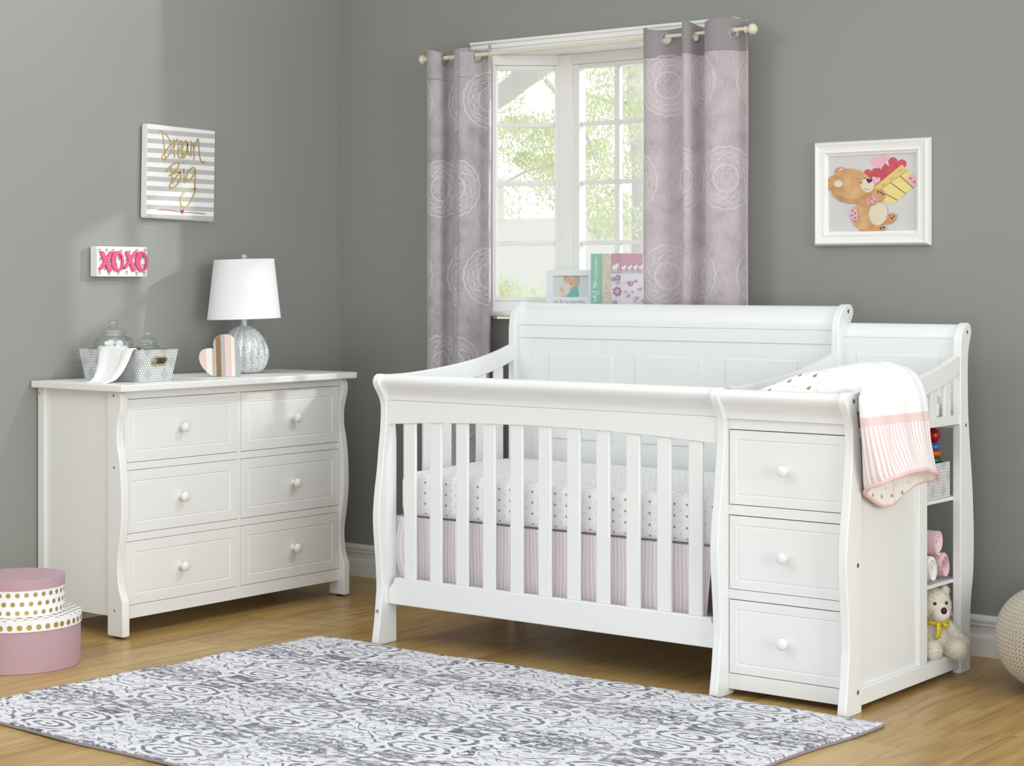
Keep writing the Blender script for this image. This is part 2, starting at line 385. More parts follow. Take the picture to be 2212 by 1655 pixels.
def grid(bm, nu, nv, fn, mi=0, uvfn=None, wrap=False, skip=None):
    vs = [[bm.verts.new(fn(i/nu if wrap else i/(nu-1), j/(nv-1))) for i in range(nu)] for j in range(nv)]
    uvl = bm.loops.layers.uv.verify() if uvfn else None
    for j in range(nv-1):
        for i in range(nu if wrap else nu-1):
            i2 = (i+1) % nu
            if skip and skip((i+0.5)/(nu-1), (j+0.5)/(nv-1)): continue
            f = bm.faces.new((vs[j][i], vs[j][i2], vs[j+1][i2], vs[j+1][i])); f.material_index = mi
            if uvl:
                for lp, (a, b) in zip(f.loops, ((i, j), (i+1, j), (i+1, j+1), (i, j+1))):
                    d = float(nu) if wrap else nu-1.0
                    lp[uvl].uv = uvfn(a/d, b/(nv-1))
    return vs
def boxuv(bm, scale=1.0):
    uvl = bm.loops.layers.uv.verify()
    for f in bm.faces:
        n = f.normal
        for lp in f.loops:
            p = lp.vert.co
            if abs(n.z) > 0.6: lp[uvl].uv = (p.x*scale, p.y*scale)
            elif abs(n.y) > abs(n.x): lp[uvl].uv = (p.x*scale, p.z*scale)
            else: lp[uvl].uv = (p.y*scale, p.z*scale)

def mesh_obj(name, bm, mats, parent=None, bevel=0, seg=2, smooth=True, ang=38, mods=None, recalc=True):
    org = ORG[parent] if parent is not None else Vector((0, 0, 0))
    if recalc: bmesh.ops.recalc_face_normals(bm, faces=bm.faces[:])
    for v in bm.verts: v.co -= org
    me = bpy.data.meshes.new(name); bm.to_mesh(me); bm.free()
    if not isinstance(mats, (list, tuple)): mats = [mats]
    for k in mats: me.materials.append(MT[k] if isinstance(k, str) else k)
    if smooth:
        me.polygons.foreach_set('use_smooth', [True]*len(me.polygons))
        me.set_sharp_from_angle(angle=math.radians(ang))
    o = bpy.data.objects.new(name, me); COL.objects.link(o)
    if parent is not None: o.parent = parent
    ORG[o] = org
    if bevel:
        md = o.modifiers.new('bevel', 'BEVEL'); md.width = bevel; md.segments = seg; md.limit_method = 'ANGLE'
        md.angle_limit = math.radians(42); md.harden_normals = False
    return o
def thing(name, label, cat, loc, group=None):
    o = bpy.data.objects.new(name, None); COL.objects.link(o); o.location = loc; o.empty_display_size = 0.05
    o['label'] = label; o['category'] = cat
    if group: o['group'] = group
    ORG[o] = Vector(loc); return o
def tag(o, label, cat, group=None, kind=None):
    o['label'] = label; o['category'] = cat
    if group: o['group'] = group
    if kind: o['kind'] = kind
    return o
def struct(o, label=None):
    o['kind'] = 'structure'
    if label: o['label'] = label
    return o
def recenter(o, base):
    """move a top-level mesh's origin to base (world), geometry stays"""
    d = Vector(base); o.data.transform(Matrix.Translation(-d)); o.location = d; ORG[o] = d; return o
def dup(src, loc=None, label=None, rot=None):
    """copy a thing with its parts and sub-parts"""
    r = src.copy(); COL.objects.link(r)
    if loc is not None: r.location = loc
    if rot is not None: r.rotation_euler = rot
    if label: r['label'] = label
    for ch in list(src.children):
        k = ch.copy(); COL.objects.link(k); k.parent = r
        for g in list(ch.children):
            d = g.copy(); COL.objects.link(d); d.parent = k
    return r
def panel_slab(bm, org, U, Vv, N, w, h, thick, loops, mi=0):
    """slab whose face carries rectangular profile loops: (inset, height)"""
    org, U, Vv, N = Vector(org), Vector(U), Vector(Vv), Vector(N)
    def rect(ins, d): return [bm.verts.new(org + U*a + Vv*b + N*d) for a, b in ((ins, ins), (w-ins, ins), (w-ins, h-ins), (ins, h-ins))]
    Rs = [rect(0, -thick)] + [rect(i, d) for i, d in loops]
    for A, B in zip(Rs, Rs[1:]):
        for k in range(4): bm.faces.new((A[k], A[(k+1) % 4], B[(k+1) % 4], B[k])).material_index = mi
    bm.faces.new(Rs[0][::-1]).material_index = mi; bm.faces.new(Rs[-1]).material_index = mi
def crom(pts, n=8):
    out = []; P = [pts[0]] + list(pts) + [pts[-1]]
    for i in range(1, len(P)-2):
        p0, p1, p2, p3 = P[i-1:i+3]
        for k in range(n):
            t = k/n
            out.append(tuple(0.5*((2*b) + (-a + cc)*t + (2*a - 5*b + 4*cc - d)*t*t + (-a + 3*b - 3*cc + d)*t**3) for a, b, cc, d in zip(p0, p1, p2, p3)))
    out.append(tuple(pts[-1])); return out
class Flat:
    """flat artwork on a face; art coords are traced in picture pixels inside a quad TL,TR,BR,BL"""
    def __init__(s, bm, quad, org, U, Vd, N, w, h):
        s.bm = bm; s.q = quad; s.o = Vector(org); s.U = Vector(U); s.V = Vector(Vd); s.N = Vector(N); s.w = w; s.h = h; s.lay = 0
    def uv(s, X, Y):
        (ax, ay), (bx, by), (cx, cy), (dx, dy) = s.q; u = v = 0.5
        for _ in range(12):
            px = (1-v)*((1-u)*ax + u*bx) + v*((1-u)*dx + u*cx); py = (1-v)*((1-u)*ay + u*by) + v*((1-u)*dy + u*cy)
            u += (X-px)/max(1e-6, (bx-ax)); v += (Y-py)/max(1e-6, (dy-ay))
        return u, v
    def P(s, X, Y, d):
        u, v = s.uv(X, Y); return s.o + s.U*(u*s.w) + s.V*(v*s.h) + s.N*d
    def poly(s, pts, mi, d=None, thick=0):
        s.lay += 1; d = d if d is not None else 0.0003 + 0.00012*s.lay
        A = [s.bm.verts.new(s.P(x, y, d)) for x, y in pts]
        f = s.bm.faces.new(A); f.material_index = mi
    def ell(s, cx, cy, rx, ry, mi, rot=0, n=36, a0=0, a1=2*PI):
        cr, sr = math.cos(rot), math.sin(rot)
        pts = []
        for k in range(n):
            t = a0 + (a1-a0)*k/n; x, y = rx*math.cos(t), ry*math.sin(t)
            pts.append((cx + x*cr - y*sr, cy + x*sr + y*cr))
        s.poly(pts, mi)
    def heart(s, cx, cy, w, h, mi, rot=0):
        cr, sr = math.cos(rot), math.sin(rot); pts = []
        for k in range(36):
            t = 2*PI*k/36; x = 16*math.sin(t)**3/32*w; y = -(13*math.cos(t) - 5*math.cos(2*t) - 2*math.cos(3*t) - math.cos(4*t))/30*h
            pts.append((cx + x*cr - y*sr, cy + x*sr + y*cr))
        s.poly(pts, mi)
    def stroke(s, pts, wd, mi, smooth=True, closed=False):
        s.lay += 1; d = 0.0003 + 0.00012*s.lay
        P = crom(pts) if smooth and len(pts) > 2 else list(pts)
        Vs = [s.P(x, y, d) for x, y in P]; prev = None; sc = s.w/abs(s.q[1][0]-s.q[0][0])
        for i, p in enumerate(Vs):
            a = Vs[max(0, i-1)]; b = Vs[min(len(Vs)-1, i+1)]; t = (b-a)
            if t.length < 1e-9: continue
            n = s.N.cross(t).normalized()*(wd*sc/2)
            cur = (s.bm.verts.new(p-n), s.bm.verts.new(p+n))
            if prev: s.bm.faces.new((prev[0], cur[0], cur[1], prev[1])).material_index = mi
            prev = cur

# ================================================================== THE SETTING
def xw(y): return 0.033*(y - 0.015)          # plan line of the left wall (not quite square to the back wall)
bm = BM(); prism(bm, [(-0.6, 0.30), (-0.6, -7.0), (7.0, -7.0), (7.0, 0.30)], 2, -0.05, 0.0)
struct(mesh_obj('floor', bm, 'floor'), 'oak plank floor')
bm = BM(); prism(bm, [(xw(0.12), 0.12), (xw(-4.2), -4.2), (xw(-4.2)-0.1, -4.2), (xw(0.12)-0.1, 0.12)], 2, 0.0, 2.6)
struct(mesh_obj('wall_left', bm, 'wall'), 'plain grey wall behind the dresser')
WX0, WX1, WZ0, WZ1 = 0.82, 1.975, 1.100, 2.165
bm = BM()
box(bm, 0.0, WX0, 0.015, 0.045, 0, 2.6); box(bm, WX1, 5.2, 0.015, 0.045, 0, 2.6)
box(bm, WX0, WX1, 0.015, 0.045, 0, WZ0); box(bm, WX0, WX1, 0.015, 0.045, WZ1, 2.6)
bmesh.ops.remove_doubles(bm, verts=bm.verts[:], dist=1e-5)
struct(mesh_obj('wall_back', bm, 'wall', smooth=False), 'grey wall around the bay window')
def baseprof(s): # (out from the wall, z)
    return [(0.016*s, 0), (0, 0), (0, 0.060), (0.0015*s, 0.066), (0.0055*s, 0.071), (0.0075*s, 0.080), (0.0075*s, 0.100), (0.002*s, 0.103), (0.004*s, 0.110), (0.001*s, 0.116), (0.003*s, 0.126), (0.008*s, 0.134), (0.016*s, 0.136)]
bm = BM(); prism(bm, [(a - 0.0005, z) for a, z in baseprof(1)], 0, 0.0, 5.2)
struct(mesh_obj('baseboard_back', bm, 'trim'), 'white moulded baseboard along the back wall')
bm = BM(); A = [bm.verts.new((xw(-4.2)+0.018-a, -4.2, z)) for a, z in baseprof(1)]; B = [bm.verts.new((xw(0.0)+0.018-a, 0.0, z)) for a, z in baseprof(1)]
bm.faces.new(A); bm.faces.new(B[::-1])
for i in range(len(A)): bm.faces.new((A[i], B[i], B[(i+1) % len(A)], A[(i+1) % len(A)]))
struct(mesh_obj('baseboard_left', bm, 'trim'), 'white moulded baseboard along the left wall')

# added unseen flag board: its stepped edge shades the corner from the high lamp
LP = Vector((3.0, -0.25, 3.6)); CZ = 2.78
def cpt(tx, ty, tz):
    t = (LP.z - CZ)/(LP.z - tz); return (LP.x + (tx-LP.x)*t, LP.y + (ty-LP.y)*t)
e1, e2, e3, e4 = cpt(-0.03, -0.976, 2.6), cpt(-0.03, -0.976, 0.92), cpt(0.39, -0.595, 0.88), cpt(0.39, -0.595, -0.2)
bm = BM(); prism(bm, [(-0.25, 0.12), (-0.25, -0.95), (0.4, -0.88), e1, e2, e3, e4, (3.4, e4[1]), (3.4, 0.12)], 2, CZ, CZ+0.03)
struct(mesh_obj('flag_board', bm, 'flagmat', smooth=False), 'unseen white flag board added to shade the corner')

# ---- bay window
win = bpy.data.objects.new('window_1', None); COL.objects.link(win); win.location = (1.4, 0.1, 1.128); ORG[win] = Vector(win.location)
struct(win, 'white bay window with small panes')
bA, bB, bC, bD = (0.835, 0.0), (1.055, 0.17), (1.745, 0.17), (1.965, 0.0)
ZG = [(1.188, 1.394), (1.412, 1.634), (1.651, 1.868), (1.886, 2.096)]
def loc_box(bm, p, q, s0, s1, d0, d1, z0, z1, mi=0):
    """box along the plan line p->q : s along, d behind (outwards), z"""
    px, py = p; L = math.hypot(q[0]-px, q[1]-py); ux, uy = (q[0]-px)/L, (q[1]-py)/L; nx, ny = -uy, ux
    vs = box(bm, s0, s1, d0, d1, z0, z1, mi)
    for v in vs:
        s, d = v.co.x, v.co.y; v.co.x = px + ux*s + nx*d; v.co.y = py + uy*s + ny*d
def sash(p, q, cols, smin, smax):
    L = math.hypot(q[0]-p[0], q[1]-p[1]); fr = BM(); mu = BM(); gl = BM()
    g0, g1 = cols[0][0], cols[-1][1]
    loc_box(fr, p, q, smin, g0, 0, 0.045, 1.171, 2.114); loc_box(fr, p, q, g1, smax, 0, 0.045, 1.171, 2.114)
    loc_box(fr, p, q, g0, g1, 0.004, 0.045, 1.171, 1.188); loc_box(fr, p, q, g0, g1, 0.004, 0.045, 2.096, 2.114)
    o = mesh_obj('sash_frame', fr, 'window', win, 0.002)
    for a, b in zip(ZG, ZG[1:]): loc_box(mu, p, q, g0, g1, 0.014, 0.036, a[1], b[0])
    for a, b in zip(cols, cols[1:]):
        for z0, z1 in ZG: loc_box(mu, p, q, a[1], b[0], 0.014, 0.036, z0, z1)
    mesh_obj('muntins', mu, 'window', o, 0.002)
    loc_box(gl, p, q, g0, g1, 0.023, 0.026, 1.188, 2.096); mesh_obj('pane', gl, 'glass', o, smooth=False)
LL = math.hypot(0.22, 0.17)
sash(bA, bB, [(0.013, 0.247)], 0.004, 0.263)
sash(bB, bC, [(0.082, 0.241), (0.266, 0.425), (0.450, 0.609)], 0.050, 0.641)
sash(bC, bD, [(LL-0.247, LL-0.013)], LL-0.263, LL-0.004)
bm = BM()
for p, q, in ((bA, bB), (bB, bC), (bC, bD)):
    L = math.hypot(q[0]-p[0], q[1]-p[1])
    loc_box(bm, p, q, 0, L, -0.003, 0.05, 2.1145, 2.156); loc_box(bm, p, q, 0, L, -0.003, 0.05, 1.128, 1.1705)
for p in (bB, bC):
    prism(bm, [(p[0]-0.012, p[1]-0.014), (p[0]+0.012, p[1]-0.014), (p[0]+0.05, p[1]), (p[0]+0.05, p[1]+0.05), (p[0]-0.05, p[1]+0.05), (p[0]-0.045, p[1]+0.012)] if p is bB else
          [(p[0]+0.012, p[1]-0.014), (p[0]-0.012, p[1]-0.014), (p[0]-0.05, p[1]), (p[0]-0.05, p[1]+0.05), (p[0]+0.05, p[1]+0.05), (p[0]+0.045, p[1]+0.012)], 2, 1.128, 2.155)
mesh_obj('bay_frame', bm, 'window', win, 0.002)
for xa, xb in ((.812, .838), (1.962, 1.980)):
    bm = BM(); box(bm, xa, xb, -.004, .03, 1.1285, 2.1555); mesh_obj('jamb', bm, 'window', win, .001)
bm = BM(); prism(bm, [(0.80, -0.028), (0.80, 0.02), (0.83, 0.02), (1.03, 0.235), (1.77, 0.235), (1.97, 0.02), (1.985, 0.02), (1.985, -0.028)], 2, 1.110, 1.128)
mesh_obj('window_sill', bm, 'window', win, 0.006, 3)
bm = BM(); prism(bm, [(0.80, 0.012), (1.03, 0.235), (1.77, 0.235), (2.0, 0.012)], 2, 2.156, 2.20); mesh_obj('bay_ceiling', bm, 'window', win)
bm = BM(); prism(bm, [(0.016, 2.156), (-0.012, 2.156), (-0.012, 2.178), (-0.017, 2.180), (-0.017, 2.196), (-0.024, 2.200), (-0.024, 2.210), (0.016, 2.210)], 0, 0.733, 1.967)
mesh_obj('header_trim', bm, 'window', win, 0.0015)
bm = BM(); box(bm, 0.745, 0.822, -0.010, 0.016, 1.128, 2.156); mesh_obj('side_casing', bm, 'window', win, 0.003)

# ================================================================== GARDEN SEEN THROUGH THE WINDOW
bm = BM(); prism(bm, [(-22, 0.4), (8, 0.4), (8, 26), (-22, 26)], 2, -0.5, -0.45)
struct(mesh_obj('ground', bm, 'lawn'), 'lawn outside, sun glare in its pale colour')
def leaves(bm, n, fn, size, mi=0, seed=1):
    rd = random.Random(seed)
    for _ in range(n):
        p = Vector(fn(rd)); s = size*(0.6 + rd.random()*0.8)
        R = Matrix.Rotation(rd.random()*6.28, 3, 'Z') @ Matrix.Rotation(rd.random()*3.14, 3, 'X')
        q = [Vector((0, -1, 0)), Vector((0.55, -0.1, 0.12)), Vector((0, 1.1, 0)), Vector((-0.55, -0.1, 0.12))]
        f = bm.faces.new([bm.verts.new(p + (R @ k)*s) for k in q]); f.material_index = mi
def clusters(rd, cs):
    cx, cy, cz, r = cs[rd.randrange(len(cs))]
    while True:
        d = Vector((rd.uniform(-1, 1), rd.uniform(-1, 1), rd.uniform(-1, 1)))
        if d.length < 1: break
    return (cx + d.x*r, cy + d.y*r, cz + d.z*r*0.6)
def tree(label, base, trunk, branches, cs, n, size, mat, seed):
    t = thing('garden_tree', label, 'tree', base, 'trees in the garden')
    tp = crom(trunk, 6); bm = BM(); tube(bm, tp, [base_r[seed]*(1 - 0.35*i/(len(tp)-1)) for i in range(len(tp))], 12); mesh_obj('trunk', bm, 'bark', t)
    for b, r0, r1 in branches:
        bm = BM(); P = crom(b, 6); tube(bm, P, [r0 + (r1-r0)*i/(len(P)-1) for i in range(len(P))], 8); mesh_obj('branch', bm, 'bark', t)
    bm = BM(); leaves(bm, n, lambda rd: clusters(rd, cs), size, 0, seed); mesh_obj('foliage', bm, mat, t, recalc=False, smooth=False)
base_r = {1: 0.085, 2: 0.085}
rc = random.Random(3)
cs1 = []
for k in range(75):
    a = rc.uniform(-2.1, -0.75); zz = 1.60 + 1.3*rc.random()**.8
    cs1.append((a, rc.uniform(2.9, 4.0), zz + (.25 if a < -1.3 and zz < 1.8 else 0), 0.10 + rc.random()*0.13))
tree('leafy tree with a thick leaning grey trunk seen through the left sash', (-2.9, 3.2, -0.45),
     [(-2.9, 3.2, -0.45), (-2.75, 3.1, 0.9), (-2.05, 3.0, 2.02), (-1.40, 3.0, 2.40), (-1.02, 3.0, 2.62), (-0.6, 3.1, 3.2)],
     [([(-1.20, 3.1, 2.45), (-1.16, 3.2, 2.35), (-1.02, 3.2, 2.2), (-0.94, 3.2, 2.05), (-0.9, 3.2, 1.95)], 0.016, 0.007), ([(-2.3, 3.0, 1.6), (-1.7, 3.05, 1.75), (-1.3, 3.1, 1.92), (-0.95, 3.2, 1.93)], 0.012, 0.005)], cs1, 26000, 0.0115, 'leaf', 1)
cs2 = []
for k in range(70):
    cs2.append((rc.uniform(-2.5, -0.6), rc.uniform(4.6, 5.8), 1.62 + rc.random()*1.6, 0.12 + rc.random()*0.17))
tree('leafy tree with an upright grey trunk seen through the wide sash', (-1.47, 4.5, -0.45),
     [(-1.47, 4.5, -0.45), (-1.45, 4.5, 0.8), (-1.44, 4.5, 1.9), (-1.49, 4.5, 2.6), (-1.45, 4.5, 3.6)],
     [([(-1.46, 4.5, 2.15), (-1.62, 4.45, 2.42), (-1.85, 4.4, 2.52), (-2.0, 4.4, 2.66)], 0.018, 0.008), ([(-1.46, 4.5, 2.3), (-1.56, 4.45, 2.40), (-1.66, 4.4, 2.50)], 0.02, 0.008)], cs2, 27000, 0.0145, 'leaf2', 2)
t = thing('garden_hedge', 'low rounded bush on the lawn seen through the lower left panes', 'bush', (-2.3, 4.6, -0.45))
csh = [(rc.uniform(-3.1, -1.6), rc.uniform(4.3, 4.9), rc.uniform(0.75, 1.22), 0.16) for _ in range(26)]
bm = BM(); leaves(bm, 9000, lambda rd: clusters(rd, csh), 0.013, 0, 5); mesh_obj('foliage', bm, 'leaf', t, recalc=False, smooth=False)
bm = BM()
for k in range(6): tube(bm, [(-2.3, 4.6, -0.45), (-2.7+0.16*k, 4.5+0.05*(k % 3), 0.3), (-2.9+0.24*k, 4.5, 0.9)], 0.02, 6)
mesh_obj('stem', bm, 'bark', t)
bm = BM(); box(bm, -11.5, -6.5, 12, 12.4, -0.45, 2.0); box(bm, -9.8, -8.4, 11.98, 12.3, 2.0, 2.5)
o = mesh_obj('garden_house', bm, 'far_wall'); recenter(o, (-9, 12.2, -0.45)); tag(o, 'faint pale building far behind the garden bush', 'building')

# ================================================================== CRIB WITH CHANGER
crib = thing('crib_with_changer', 'white sleigh crib with attached changing table and three drawers', 'crib', (2.06, -0.65, 0))
XL, XM, XR, TH = 1.155, 2.510, 2.938, 0.028
front = [(-1.088, 0), (-1.074, .08), (-1.065, .16), (-1.062, .2), (-1.066, .274), (-1.075, .36), (-1.080, .438), (-1.073, .521), (-1.060, .599), (-1.051, .677), (-1.043, .735), (-1.039, .795), (-1.042, .832), (-1.057, .862), (-1.074, .886), (-1.081, .904), (-1.076, .920), (-1.063, .930), (-1.048, .931), (-1.033, .924), (-1.024, .908), (-1.018, .885), (-1.008, .85), (-.997, .80), (-.990, .755), (-.985, .70), (-.985, 0)]
def smooth_prof(p, a, b, n=3):
    return p[:a] + crom(p[a:b+1], n)[:] + p[b+1:]
fprof = smooth_prof(front, 0, 25)
legs = []
for X in (XL, XM, XR):
    bm = BM(); pr = fprof
    prism(bm, pr, 0, X, X+TH); legs.append(mesh_obj('front_leg', bm, 'white', crib, 0.003))
hbprof = [(-.315, 0), (-.315, 1.04), (-.3135, 1.08), (-.309, 1.11), (-.300, 1.135), (-.284, 1.154), (-.262, 1.168), (-.240, 1.1735), (-.220, 1.171), (-.208, 1.158), (-.206, 1.142), (-.214, 1.126), (-.232, 1.10), (-.245, 1.06), (-.250, 1.0), (-.250, .6), (-.235, .5), (-.228, .42), (-.23, .32), (-.24, .2), (-.245, 0)]
for X in (XL, XM):
    bm = BM(); prism(bm, smooth_prof(hbprof, 1, 20), 0, X, X+TH); legs.append(mesh_obj('headboard_leg', bm, 'white', crib, 0.003))
chprof = [(-.304, 0), (-.304, 1.03), (-.301, 1.057), (-.293, 1.085), (-.276, 1.104), (-.252, 1.117), (-.234, 1.113), (-.223, 1.10), (-.222, 1.083), (-.230, 1.062), (-.241, 1.035), (-.247, .99), (-.247, .90), (-.243, .815), (-.230, .715), (-.213, .60), (-.203, .48), (-.201, .41), (-.206, .31), (-.222, .235), (-.230, .16), (-.230, 0)]
bm = BM(); prism(bm, smooth_prof(chprof, 1, 20), 0, XR, XR+TH); legs.append(mesh_obj('changer_leg', bm, 'white', crib, 0.003))
# bolts
def bolt(par, cpos, nrm, r=0.0075, mat='bolt'):
    bm = BM(); n = Vector(nrm).normalized(); R = n.to_track_quat('Z', 'Y').to_matrix()
    lathe(bm, [(r, 0), (r, 0.0008), (r*0.75, 0.0012), (r*0.7, -0.0005), (r*0.3, -0.0006), (r*0.2, 0.0005)], seg=16)
    for v in bm.verts: v.co = R @ v.co + Vector(cpos)
    return mesh_obj('bolt', bm, mat, par)
for k, X in enumerate((XL, XM, XR)):
    bolt(legs[k], (X+TH/2, -1.0635, .874), (0, -0.83, -0.56), .0085)
bolt(legs[0], (XL+TH/2, -1.0715, .115), (0, -1, 0.1), .0065)
for p in ((-1.035, .905), (-.99, .86), (-1.01, .43), (-1.01, .063)): bolt(legs[2], (XR+TH, p[0], p[1]), (1, 0, 0), .0075)
bolt(legs[4], (XM+TH, -.245, 1.150), (1, 0, 0)); 
for p in ((-.255, 1.088), (-.265, .79), (-.275, .06)): bolt(legs[5], (XR+TH, p[0], p[1]), (1, 0, 0), .0065)
# rails of the front
capprof = crom([(-1.031, .841), (-1.034, .858), (-1.046, .876), (-1.061, .893), (-1.068, .907), (-1.064, .921), (-1.053, .930), (-1.040, .929), (-1.026, .918), (-1.016, .893), (-1.009, .865), (-1.006, .841)], 4)
bm = BM(); prism(bm, capprof, 0, XL+TH, XM); mesh_obj('top_rail', bm, 'white', crib)
bm = BM()
n = 24; A = [(XL+TH, .8402)]; A += [(XL+TH + (XM-XL-TH)*i/n, .757 + .023*(1-(2*i/n-1)**2)) for i in range(n+1)]; A += [(XM, .8402)]
prism(bm, A, 1, -1.031, -1.006); mesh_obj('front_rail', bm, 'white', crib, 0.002)
bm = BM(); prism(bm, [(XL+TH, .137), (XL+TH, .188), (XL+TH+.022, .211), (XL+TH+.031, .229), (XM-.031, .229), (XM-.022, .211), (XM, .188), (XM, .137)], 1, -1.031, -1.006); mesh_obj('lower_rail', bm, 'white', crib, 0.003)
def zarch(x): u = (x-XL-TH)/(XM-XL-TH); return .757 + .023*(1-(2*u-1)**2)
for k in range(11):
    x0 = 1.2505 + .1149*k; bm = BM(); box(bm, x0, x0+.051, -1.0255, -1.0135, .2285, zarch(x0+.025)+.002); mesh_obj('slat', bm, 'white', crib, 0.003)
# curved side rails
curve_t = [(-1.035, .929), (-.926, .929), (-.803, .936), (-.70, .945), (-.617, .954), (-.53, .966), (-.445, .982), (-.38, .997), (-.334, 1.010), (-.306, 1.015)]
curve_b = [(-.306, .957), (-.37, .935), (-.43, .919), (-.50, .905), (-.58, .893), (-.70, .884), (-.80, .878), (-.926, .873), (-1.0, .872)]
sideprof = crom(curve_t, 3) + crom(curve_b, 3)
bm = BM(); prism(bm, sideprof, 0, XL+.003, XL+TH-.003); mesh_obj('side_rail', bm, 'white', crib, 0.004, 3)
bm = BM(); prism(bm, sideprof, 0, XR+.003, XR+TH-.003); mesh_obj('side_rail', bm, 'white', crib, 0.004, 3)
def zlow(y):
    P = curve_b[::-1]
    for a, b in zip(P, P[1:]):
        if a[0] <= y <= b[0]: return a[1] + (b[1]-a[1])*(y-a[0])/(b[0]-a[0])
    return .873
bm = BM(); box(bm, XL+.003, XL+TH-.003, -.986, -.31, .15, .23); mesh_obj('lower_side_rail', bm, 'white', crib, .003)
for k in range(6):
    yc = -.3965 - .1012*k; bm = BM(); box(bm, XL+.008, XL+.020, yc-.0265, yc+.0265, .229, zlow(yc)+.004); mesh_obj('slat', bm, 'white', crib, 0.003)
# centre panel between crib and changer
bm = BM(); prism(bm, crom(curve_t, 3) + [(-.306, .15), (-.99, .15), (-.99, .925)], 0, XM+.004, XM+.022); mesh_obj('divider_panel', bm, 'white', crib, 0.003)
# headboard
bm = BM(); prism(bm, crom([(-.290, 1.087), (-.2885, 1.108), (-.282, 1.130), (-.268, 1.150), (-.250, 1.164), (-.232, 1.167), (-.219, 1.160), (-.216, 1.147), (-.226, 1.130), (-.242, 1.108), (-.252, 1.087)], 4), 0, XL+TH, XM); mesh_obj('headboard_cap', bm, 'white', crib)
bm = BM(); box(bm, XL+TH, XM, -.290, -.266, 1.039, 1.0862); mesh_obj('headboard_rail', bm, 'white', crib, .0015)
for a, b in ((XL+TH, 1.243), (2.456, XM)):
    bm = BM(); box(bm, a, b, -.289, -.266, .30, 1.0385); mesh_obj('headboard_stile', bm, 'white', crib, .0012)
bm = BM(); box(bm, 1.2435, 2.4555, -.286, -.268, .30, 1.0384)
for a, b in ((1.322, 1.619), (1.705, 1.998), (2.082, 2.378)):
    panel_slab(bm, (a, -.2862, .66), (1, 0, 0), (0, 0, 1), (0, -1, 0), b-a, .329, .0, [(0, .0), (.004, -.0018), (.010, .0045)])
mesh_obj('headboard_panel', bm, 'white', crib)
# changer
bm = BM(); prism(bm, [(a, b-.004) for a, b in capprof], 0, XM+TH, XR); mesh_obj('changer_top_rail', bm, 'white', crib)
for za, zb_ in ((.8045, .8362), (.546, .576), (.292, .321), (.020, .0665)):
    bm = BM(); box(bm, XM+TH, XR, -1.018, -.998, za, zb_); mesh_obj('drawer_rail', bm, 'white', crib, .0015)
bm = BM(); box(bm, XM+TH, XR, -.55, -.535, .069, .80); mesh_obj('cabinet_back', bm, 'white', crib, .0015)
bm = BM(); box(bm, XM+TH, XR+.006, -.99, -.31, .795, .806); mesh_obj('changer_top', bm, 'white', crib, .002)
def knob(par, p, nrm, rot, mat):
    bm = BM(); lathe(bm, [(.0125, 0), (.0125, .003), (.0095, .006), (.0075, .012), (.0085, .015), (.016, .0185), (.0185, .023), (.0182, .028), (.0150, .033), (.0085, .0362), (0.002, .0372)], seg=28)
    R = Vector(nrm).to_track_quat('Z', 'Y').to_matrix()
    for v in bm.verts: v.co = R @ v.co + Vector(p)
    return mesh_obj('knob', bm, mat, par, ang=60)
for z0, z1 in ((.578, .8015), (.3225, .5435), (.0685, .2895)):
    bm = BM(); panel_slab(bm, (XM+TH+.0025, -1.016, z0), (1, 0, 0), (0, 0, 1), (0, -1, 0), XR-XM-TH-.005, z1-z0, .018, [(0, 0), (.0015, .0012), (.026, .0012), (.0285, -.0018), (.031, -.0018), (.0335, .0002)])
    box(bm, XM+TH+.012, XR-.012, -.998, -.56, z0+.012, z1-.03)
    d = mesh_obj('drawer', bm, 'white', crib, smooth=False); knob(d, (2.733, -1.0155, (z0+z1)/2), (0, -1, 0), None, 'white')
bm = BM(); box(bm, XR-.002, XR+.012, -.9855, -.588, .069, .795); mesh_obj('side_panel', bm, 'white', crib, .001)
bm = BM(); box(bm, XR-.004, XR+.020, -.5885, -.530, .069, .795); mesh_obj('side_stile', bm, 'white', crib, .003)
bm = BM(); box(bm, XR+.002, XR+.0235, -.986, -.303, .019, .0688); mesh_obj('lower_side_rail', bm, 'white', crib, .002)
bm = BM(); box(bm, XR+.002, XR+.0235, -.986, -.303, .795, .8245); mesh_obj('tray_rail', bm, 'white', crib, .002)
for yc in (-.380, -.481, -.582, -.683, -.784, -.885):
    bm = BM(); box(bm, XR+.008, XR+.020, yc-.0225, yc+.0225, .823, zlow(yc)+.004); mesh_obj('slat', bm, 'white', crib, .003)
for z0, z1 in ((.552, .5635), (.289, .300), (.050, .062)):
    bm = BM(); box(bm, XM+TH, XR+.002, -.534, -.250, z0, z1); mesh_obj('shelf', bm, 'white', crib, .0015)
bm = BM(); prism(bm, crom([(-.283, 1.066), (-.281, 1.080), (-.272, 1.098), (-.256, 1.110), (-.240, 1.111), (-.231, 1.103), (-.231, 1.090), (-.240, 1.078), (-.248, 1.066)], 4), 0, XM+TH, XR); mesh_obj('changer_back_cap', bm, 'white', crib)
bm = BM(); box(bm, XM+TH, XR, -.283, -.262, .78, 1.0655)
panel_slab(bm, (2.584, -.2832, .87), (1, 0, 0), (0, 0, 1), (0, -1, 0), .308, .148, .0, [(0, .0), (.004, -.0018), (.010, .0045)])
mesh_obj('changer_back_panel', bm, 'white', crib)

